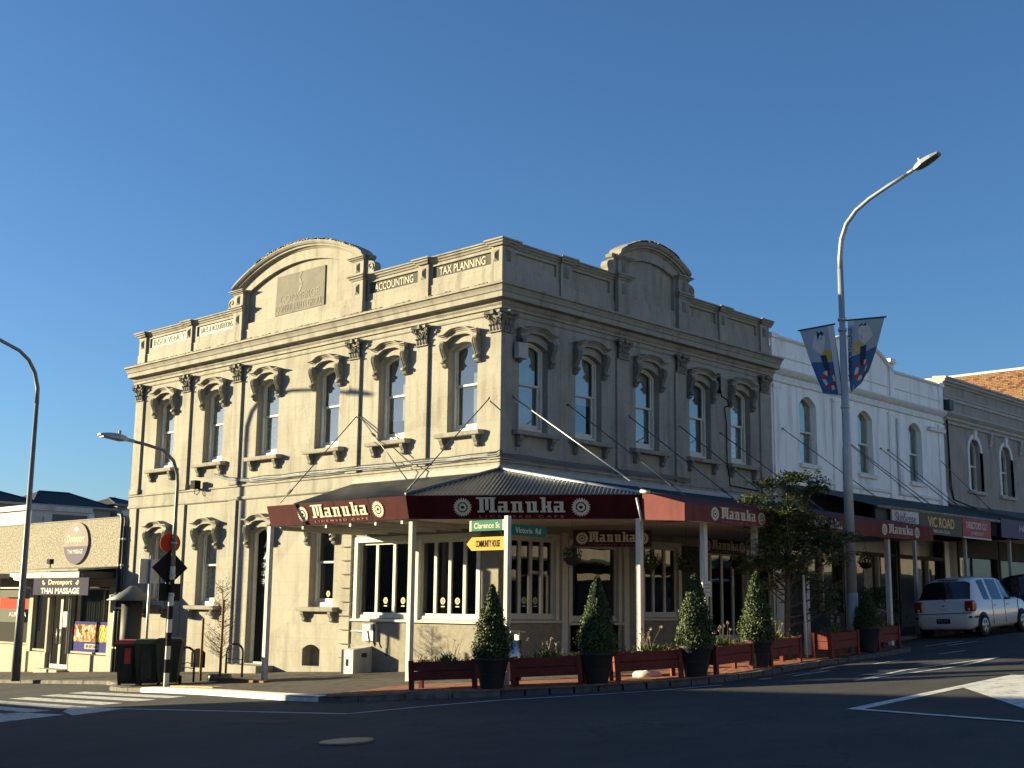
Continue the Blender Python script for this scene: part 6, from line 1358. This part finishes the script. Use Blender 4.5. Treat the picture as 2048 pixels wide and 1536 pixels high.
# ------------------------------------------------------------------ street tree with broad leathery leaves
m_tl = mat('tree_leaf', (.050, .078, .018), .42, (.028, .045, .011), 12, spec=.5); m_tl2 = mat('tree_leaf_pale', (.15, .17, .05), .42, (.13, .13, .04), 12, spec=.5); m_tl3 = mat('tree_leaf_rust', (.16, .075, .03), .6)  # pale leaf colour partly stands for sunlit highlights on the crown
def street_tree():
    rnd = random.Random(77); bx, by = 3.02, -5.45; bz = gz(bx, by)
    o = thing('street_tree', 'dark evergreen street tree with layered leafy branches beside the tall lamp', 'tree', (bx, by, bz))
    mb = MB(); mb.tube([(bx, by, bz - .05), (bx + .03, by, bz + .5), (bx + .10, by + .02, 1.9), (bx + .16, by, 2.6), (bx + .30, by, 3.3), (bx + .36, by, 3.8), (bx + .42, by, 4.25)], [.085, .07, .058, .05, .038, .028, .012], 8)
    clumps = []                                        # (x offset along view-right, z, radius, flatness, count)
    spec = [(.40, 4.32, .50, .20, 26), (.05, 4.22, .32, .16, 12), (.85, 4.15, .35, .16, 12), (.62, 3.92, .32, .2, 10), (-1.0, 3.85, .40, .18, 14), (-.6, 3.65, .50, .22, 20), (-.1, 3.55, .55, .25, 22), (.35, 3.45, .55, .3, 22), (1.0, 3.62, .5, .25, 18), (1.35, 3.5, .45, .2, 16), (1.7, 3.35, .45, .22, 16),
            (-.2, 3.1, .6, .35, 26), (.5, 3.05, .65, .4, 28), (1.2, 3.05, .6, .35, 26), (1.9, 3.05, .5, .25, 18), (2.45, 3.1, .42, .18, 16), (2.85, 3.15, .30, .14, 9), (-.6, 2.85, .45, .25, 16), (-1.0, 2.55, .45, .2, 16), (-.45, 2.5, .5, .3, 20), (.2, 2.55, .6, .35, 24), (.95, 2.6, .6, .35, 24), (1.6, 2.7, .5, .3, 18), (-1.25, 2.35, .3, .15, 8),
            (-.5, 2.1, .35, .2, 10), (.7, 2.2, .5, .25, 16), (1.3, 2.05, .5, .2, 12), (1.7, 1.75, .3, .15, 6), (.95, 1.55, .3, .14, 5), (1.3, 1.45, .22, .1, 4)]
    lf = MB()
    ux, uy = .60, -.10                                 # crown spreads mostly along the street
    for dx, z, r, fl, n in spec:
        cx = bx + dx * ux + rnd.uniform(-.1, .1); cy = by + rnd.uniform(-.4, .4) + dx * uy; t = min(1, max(.25, (z - bz) / 3.8)); tz = bz + (z - bz) * .72
        mb.tube([(bx + .25 * t, by, tz), (bx + (cx - bx) * .5 + .1, by + (cy - by) * .5, tz * .4 + z * .6 - .1), (cx, cy, z - .05)], [.026, .017, .009], 5)
        for k in range(int(n * 4.2)):                                            # leaf rosettes at twig tips
            c = Vector((cx + rnd.gauss(0, r * .36), cy + rnd.gauss(0, r * .45), z + rnd.gauss(0, fl * .34))); ax = (c - Vector((cx, cy, z - .35))).normalized()
            if k % 3 == 0: mb.tube([(cx, cy, z - .05), tuple(c)], [.006, .004], 4)
            lf.mt(rnd.choices((0, 1, 2), (.66, .32, .02))[0])
            for j in range(8):
                v = (ax * rnd.uniform(.2, .9) + Vector((rnd.gauss(0, .7), rnd.gauss(0, .7), rnd.gauss(.1, .5)))).normalized(); leaf_quad(lf, c + v * .01, Vector((rnd.gauss(0, .6), rnd.gauss(0, .6), 1)), v, rnd.uniform(.07, .125), rnd.uniform(.026, .040))
    mb.build('trunk', m_bark, o); lf.build('crown', [m_tl, m_tl2, m_tl3], o, norm=False)
    MB().tube([(3.30, -5.75, gz(3.30, -5.75)), (3.24, -5.75, 2.3)], .028, 6).build('support_stake', m_white, o)
street_tree()
# young bare tree tied between stakes, Clarence St
def young_tree():
    rnd = random.Random(5); bx, by = -2.75, 6.55; bz = gz(bx, by); o = thing('young_tree', 'thin nearly bare young street tree tied between brown stakes', 'tree', (bx, by, bz)); mb = MB()
    mb.tube([(bx, by, bz), (bx + .02, by, bz + 1.0), (bx - .02, by + .02, bz + 2.35)], [.022, .017, .006], 6); lf = MB()
    for k in range(75):
        t = rnd.uniform(.2, .97); z = bz + 2.3 * t; an = rnd.uniform(0, 6.28); L = rnd.uniform(.2, .55) * (1.15 - t * .6); p = Vector((bx, by, z)); e = p + Vector((math.cos(an) * L, math.sin(an) * L, L * rnd.uniform(.3, .9))); mb.tube([p, p.lerp(e, .5) + Vector((0, 0, -.02)), e], [.007, .005, .003], 4)
        for j in range(5):
            q = p.lerp(e, rnd.uniform(.3, 1)); f = q + Vector((rnd.gauss(0, .07), rnd.gauss(0, .07), rnd.gauss(.03, .06))); mb.tube([q, f], [.003, .002], 3)
            if rnd.random() < .9: leaf_quad(lf, f, Vector((rnd.gauss(0, 1), rnd.gauss(0, 1), 1)), Vector((rnd.gauss(0, 1), rnd.gauss(0, 1), -.4)), .05, .02)
    mb.build('trunk', m_bark, o); lf.build('crown', m_brownp, o, norm=False)
    for dx, dy, h in ((-.25, .42, 1.45), (-.35, -.55, 1.9)): MB().tube([(bx + dx, by + dy, bz - .02), (bx + dx, by + dy, bz + h)], .032, 6).build('stake', m_stake, o)
    MB().lathe([(.26, 0), (.30, 0), (.28, .16), (.25, .16)], (bx, by, bz), 18).build('watering_ring', mat('green_ring', (.05, .09, .06), .5), o)
young_tree()
# timber edging of the tree pit
te = thing('tree_pit_edging', 'low timber sleeper edging of the young tree pit', 'edging', (-3.0, 5.3, gz(-3, 5.3)))
MB().box(-.08, .08, -1.5, .6, 0, .10).build('sleeper', m_stake, te, loc=(-3.15, 5.6, gz(-3.15, 5.6)))
# hanging baskets
def basket(label, x, y, z, i):
    o = thing('hanging_basket', label, 'hanging basket', (x, y, z), 'hanging baskets under the verandah'); rnd = random.Random(90 + i); MB().lathe([(0, -.16), (.10, -.14), (.17, -.05), (.19, 0), (0, 0)], (x, y, z), 14).build('bowl', m_soil, o); lf = MB()
    for k in range(420):
        v = Vector((rnd.gauss(0, 1), rnd.gauss(0, 1), rnd.gauss(.2, 1))).normalized(); leaf_quad(lf, Vector((x, y, z + .05)) + v * rnd.uniform(.1, .24), v + Vector((rnd.gauss(0, .5), rnd.gauss(0, .5), rnd.gauss(0, .5))), Vector((rnd.gauss(0, 1), rnd.gauss(0, 1), rnd.gauss(0, 1))), .06, .03)
    lf.build('foliage', [m_leaf], o, norm=False)
    for a in range(3): MB().tube([(x + .18 * math.cos(a * 2.1), y + .18 * math.sin(a * 2.1), z), (x, y, z + .45), (x, y, 3.36)], .004, 3).build('chain', m_darkmetal, o)
for i, (x, y, z, l) in enumerate(((-.05, -2.2, 2.60, 'dark hanging basket left of the corner entrance'), (1.33, -3.2, 2.52, 'dark hanging basket beside the corner post'), (2.5, -3.3, 2.52, 'dark hanging basket between corner post and paper notice'), (4.57, -3.3, 2.58, 'dark hanging basket in front of the folding doors'), (10.6, -3.3, 2.82, 'dark hanging basket at the far end of the canopy'))): basket(l, x, y, z, i)
# bush in tub behind the white car
sh = thing('dark_shrub', 'dark leafy shrub on the footpath just behind the white car', 'shrub', (12.2, -2.7, gz(12.2, -2.7))); lf = MB(); rnd = random.Random(8)
for k in range(1500):
    v = Vector((rnd.gauss(0, .42), rnd.gauss(0, .28), 0)); z = rnd.uniform(.1, 1.35) ; leaf_quad(lf, Vector((12.3, -2.75, gz(12.2, -2.7) + z)) + v * (1.1 - z * .4), Vector((rnd.gauss(0, 1), rnd.gauss(0, 1), rnd.gauss(.4, 1))), Vector((rnd.gauss(0, 1), rnd.gauss(0, 1), 1)), .09, .045)
lf.build('foliage', [m_leaf], sh, norm=False); MB().lathe([(0, 0), (.25, 0), (.3, .35), (0, .35)], (12.25, -2.75, gz(12.2, -2.7)), 12).build('tub', m_pot, sh)
# ------------------------------------------------------------------ parked cars
m_carw = mat('car_white', (.62, .63, .64), .28, spec=.5, coat=.6); m_card = mat('car_dark', (.02, .025, .03), .25, spec=.5, coat=.6)
m_cglass = mat('car_glass', (.012, .014, .016), .04, spec=.7); m_tail = mat('tail_lamp', (.22, .008, .008), .15, spec=.6, coat=.5); m_plast = mat('car_plastic', (.02, .02, .022), .5); m_rim = mat('alloy', (.45, .45, .46), .35, metal=.7); m_tyre = mat('tyre', (.015, .015, .016), .85)
def car(label, x, y, body, hero=True):
    o = thing('parked_car', label, 'car', (x, y, gz(x, y) + RD + .008), 'cars parked on the sloping road'); o.rotation_euler = (T @ Matrix.Rotation(0, 3, 'Z')).to_euler()
    #        x    w    zb   belt  wr   top
    ST = [(.00, .66, .36, .58, .62, .60), (.03, .75, .28, .64, .70, .66), (.075, .80, .24, .66, .74, .69), (.10, .815, .23, .93, .75, .96), (.17, .825, .22, .97, .73, 1.03), (.40, .835, .21, .985, .64, 1.40), (.50, .84, .21, .99, .61, 1.51), (.62, .842, .21, .99, .605, 1.565), (.84, .845, .21, .985, .605, 1.595), (1.24, .845, .20, .975, .61, 1.615), (1.38, .845, .20, .97, .61, 1.62), (2.08, .845, .20, .95, .605, 1.605), (2.17, .845, .20, .948, .60, 1.595), (2.45, .845, .20, .945, .595, 1.555), (3.02, .84, .20, .94, .60, 1.16), (3.22, .835, .20, .935, .63, 1.02), (3.40, .83, .20, .92, .64, .975), (3.85, .79, .22, .80, .62, .86), (4.05, .72, .26, .66, .58, .72), (4.13, .60, .36, .55, .5, .60)]
    def ring(s):
        X, w, zb, bt, wr, tp = s; h = max(.02, tp - bt); gw = w - .03
        half = [(0, zb), (w * .82, zb), (w * .985, zb + .10), (w, .50 if bt > .55 else (zb + bt) / 2), (w * .995, bt - .05), (gw, bt), (gw - (gw - wr) * .84, bt + h * .86), (wr * .97, bt + h * .93), (wr * .72, tp - h * .01), (0, tp)]
        return [(X, -p[0], p[1]) for p in half] + [(X, p[0], p[1]) for p in half[-2:0:-1]]
    rings = [ring(s) for s in ST]; n = len(rings[0]); mb = MB(); mb.smooth = True; mb.sweep(rings)
    N = n; half_side = (5, N - 6)
    for fi, f in enumerate(mb.f[:(len(ST) - 1) * n]):
        k, i = divmod(fi, n); X = ST[k][0]
        side = i in (5, n - 6); roof = i in (7, 8, n - 9, n - 8); shoulder = i in (6, n - 7)
        if side and (X in (.84, 1.38, 2.17, 2.45)): mb.mi[fi] = 1
        if roof and X in (.17, .40): mb.mi[fi] = 1
        if (roof or shoulder) and X in (2.45, 3.02): mb.mi[fi] = 1
        if shoulder and X in (.17, .40): mb.mi[fi] = 1
    b = mb.build('body', [body, m_cglass], o, local=True)
    for sx in (.66, 3.27):
        for sy in (-1, 1):
            MB().lathe([(0, -.02), (.345, -.02), (.345, .012), (0, .012)], (sx, sy * .838, .315), 24, 'y').build('wheel_arch', m_plast, o, local=True)
            w = MB().lathe([(.19, -.09), (.27, -.095), (.30, -.07), (.305, 0), (.30, .07), (.27, .095), (.19, .09), (.19, -.09)], (sx, sy * .775, .305), 28, 'y', False).build('wheel', m_tyre, o, local=True)
            rb = MB(); yo = sy * .868; rb.lathe([(.165, -.012), (.198, -.012), (.198, .012), (.165, .012), (.165, -.012)], (sx, yo, .305), 24, 'y', False); rb.lathe([(0, -.01), (.05, -.01), (.05, .015), (0, .015)], (sx, yo, .305), 12, 'y')
            for k in range(5):
                a = k * 2 * math.pi / 5; c, s = math.cos(a), math.sin(a); q = [(-.028, .04), (.028, .04), (.04, .17), (-.04, .17)]; P = [(sx + u * c - v * s, yo, .305 + u * s + v * c) for u, v in q]
                rb.prism([(p[0], yo - .008, p[2]) for p in P], [(p[0], yo + .010, p[2]) for p in P])
            rb.build('rim', m_rim, w, loc=(0, 0, 0), local=True); MB().lathe([(0, -.005), (.17, -.005), (.17, .0), (0, .0)], (sx, sy * .858, .305), 20, 'y').build('brake_backing', m_plast, w, local=True)
    if not hero: return o
    for sy in (-1, 1):                                   # tall wrap-round tail lamps
        q = [(.055, .70), (.055, .93), (.09, .985), (.24, .985), (.31, .90), (.30, .76), (.20, .69)]
        mb = MB(); mb.prism([(u, sy * .60, v) for u, v in q], [(u + .0, sy * .845, v) for u, v in q]); tl = mb.build('tail_lamp', m_tail, o, local=True)
        md = tl.modifiers.new('b', 'BEVEL'); md.width = .03; md.segments = 3
        MB().lathe([(0, -.01), (.035, -.01), (.035, .012), (0, .012)], (.05, sy * .72, .755), 12, 'x').build('reverse_lens', m_rim, tl, local=True)
    for a, b_ in ((-.80, -.50), (.50, .80)): MB().box(-.004 if abs(a + b_) < 0 else .018, .06, a, b_, .52, .575).build('rub_strip', m_plast, o, local=True)
    MB().box(.10, .62, -.858, -.848, .52, .57).build('rub_strip', m_plast, o, local=True)
    pl = MB().box(-.012, .02, -.19, .19, .39, .52).build('number_plate', m_black, o, local=True); text('lettering', 'DQ777', (-.0135, 0, .455), (0, -1, 0), (0, 0, 1), .30, .085, m_rim, pl, .003, local=True)
    MB().box(.075, .10, -.12, .12, .765, .795).build('hatch_handle', m_carw, o, local=True)
    flat_shapes('hatch_emblem', [(ngon(.045, 16, ry=.028), .006, 0)], (.088, 0, .86), (0, -1, 0), (0, 0, 1), [m_rim], o, True)
    MB().tube([(.118, -.05, .97), (.150, .02, 1.06), (.165, .30, 1.085)], .012, 5).build('rear_wiper', m_plast, o, local=True)
    MB().box(.005, .10, -.79, .79, .655, .668).build('bumper_gap', m_plast, o, local=True)
    MB().box(.50, .60, -.28, .28, 1.535, 1.56).build('brake_light', m_tail, o, local=True)
    for X in (1.31, 2.13, 3.06): MB().box(X, X + .008, -.851, -.838, .32, .95).build('door_gap', m_plast, o, local=True)
    for X in (1.45, 2.28): MB().box(X, X + .16, -.868, -.842, .80, .83).build('door_handle', m_carw, o, local=True)
    MB().box(2.085, 2.165, -.815, -.70, .96, 1.50)
    mr = MB(); mr.prism([(2.78, -.86, 1.0), (2.90, -.86, 1.0), (2.90, -.86, 1.13), (2.80, -.86, 1.13)], [(2.80, -1.02, 1.0), (2.88, -1.02, 1.0), (2.88, -1.02, 1.12), (2.82, -1.02, 1.12)]); mr.box(2.80, 2.86, -.87, -.76, 1.0, 1.05); mr.build('wing_mirror', m_plast, o, local=True)
    return o
car('white people-mover car parked on the slope, rear and right side showing', 13.0, -4.30, m_carw)
car('dark car parked ahead of the white car, cut by the right edge', 18.2, -4.30, m_card, False)
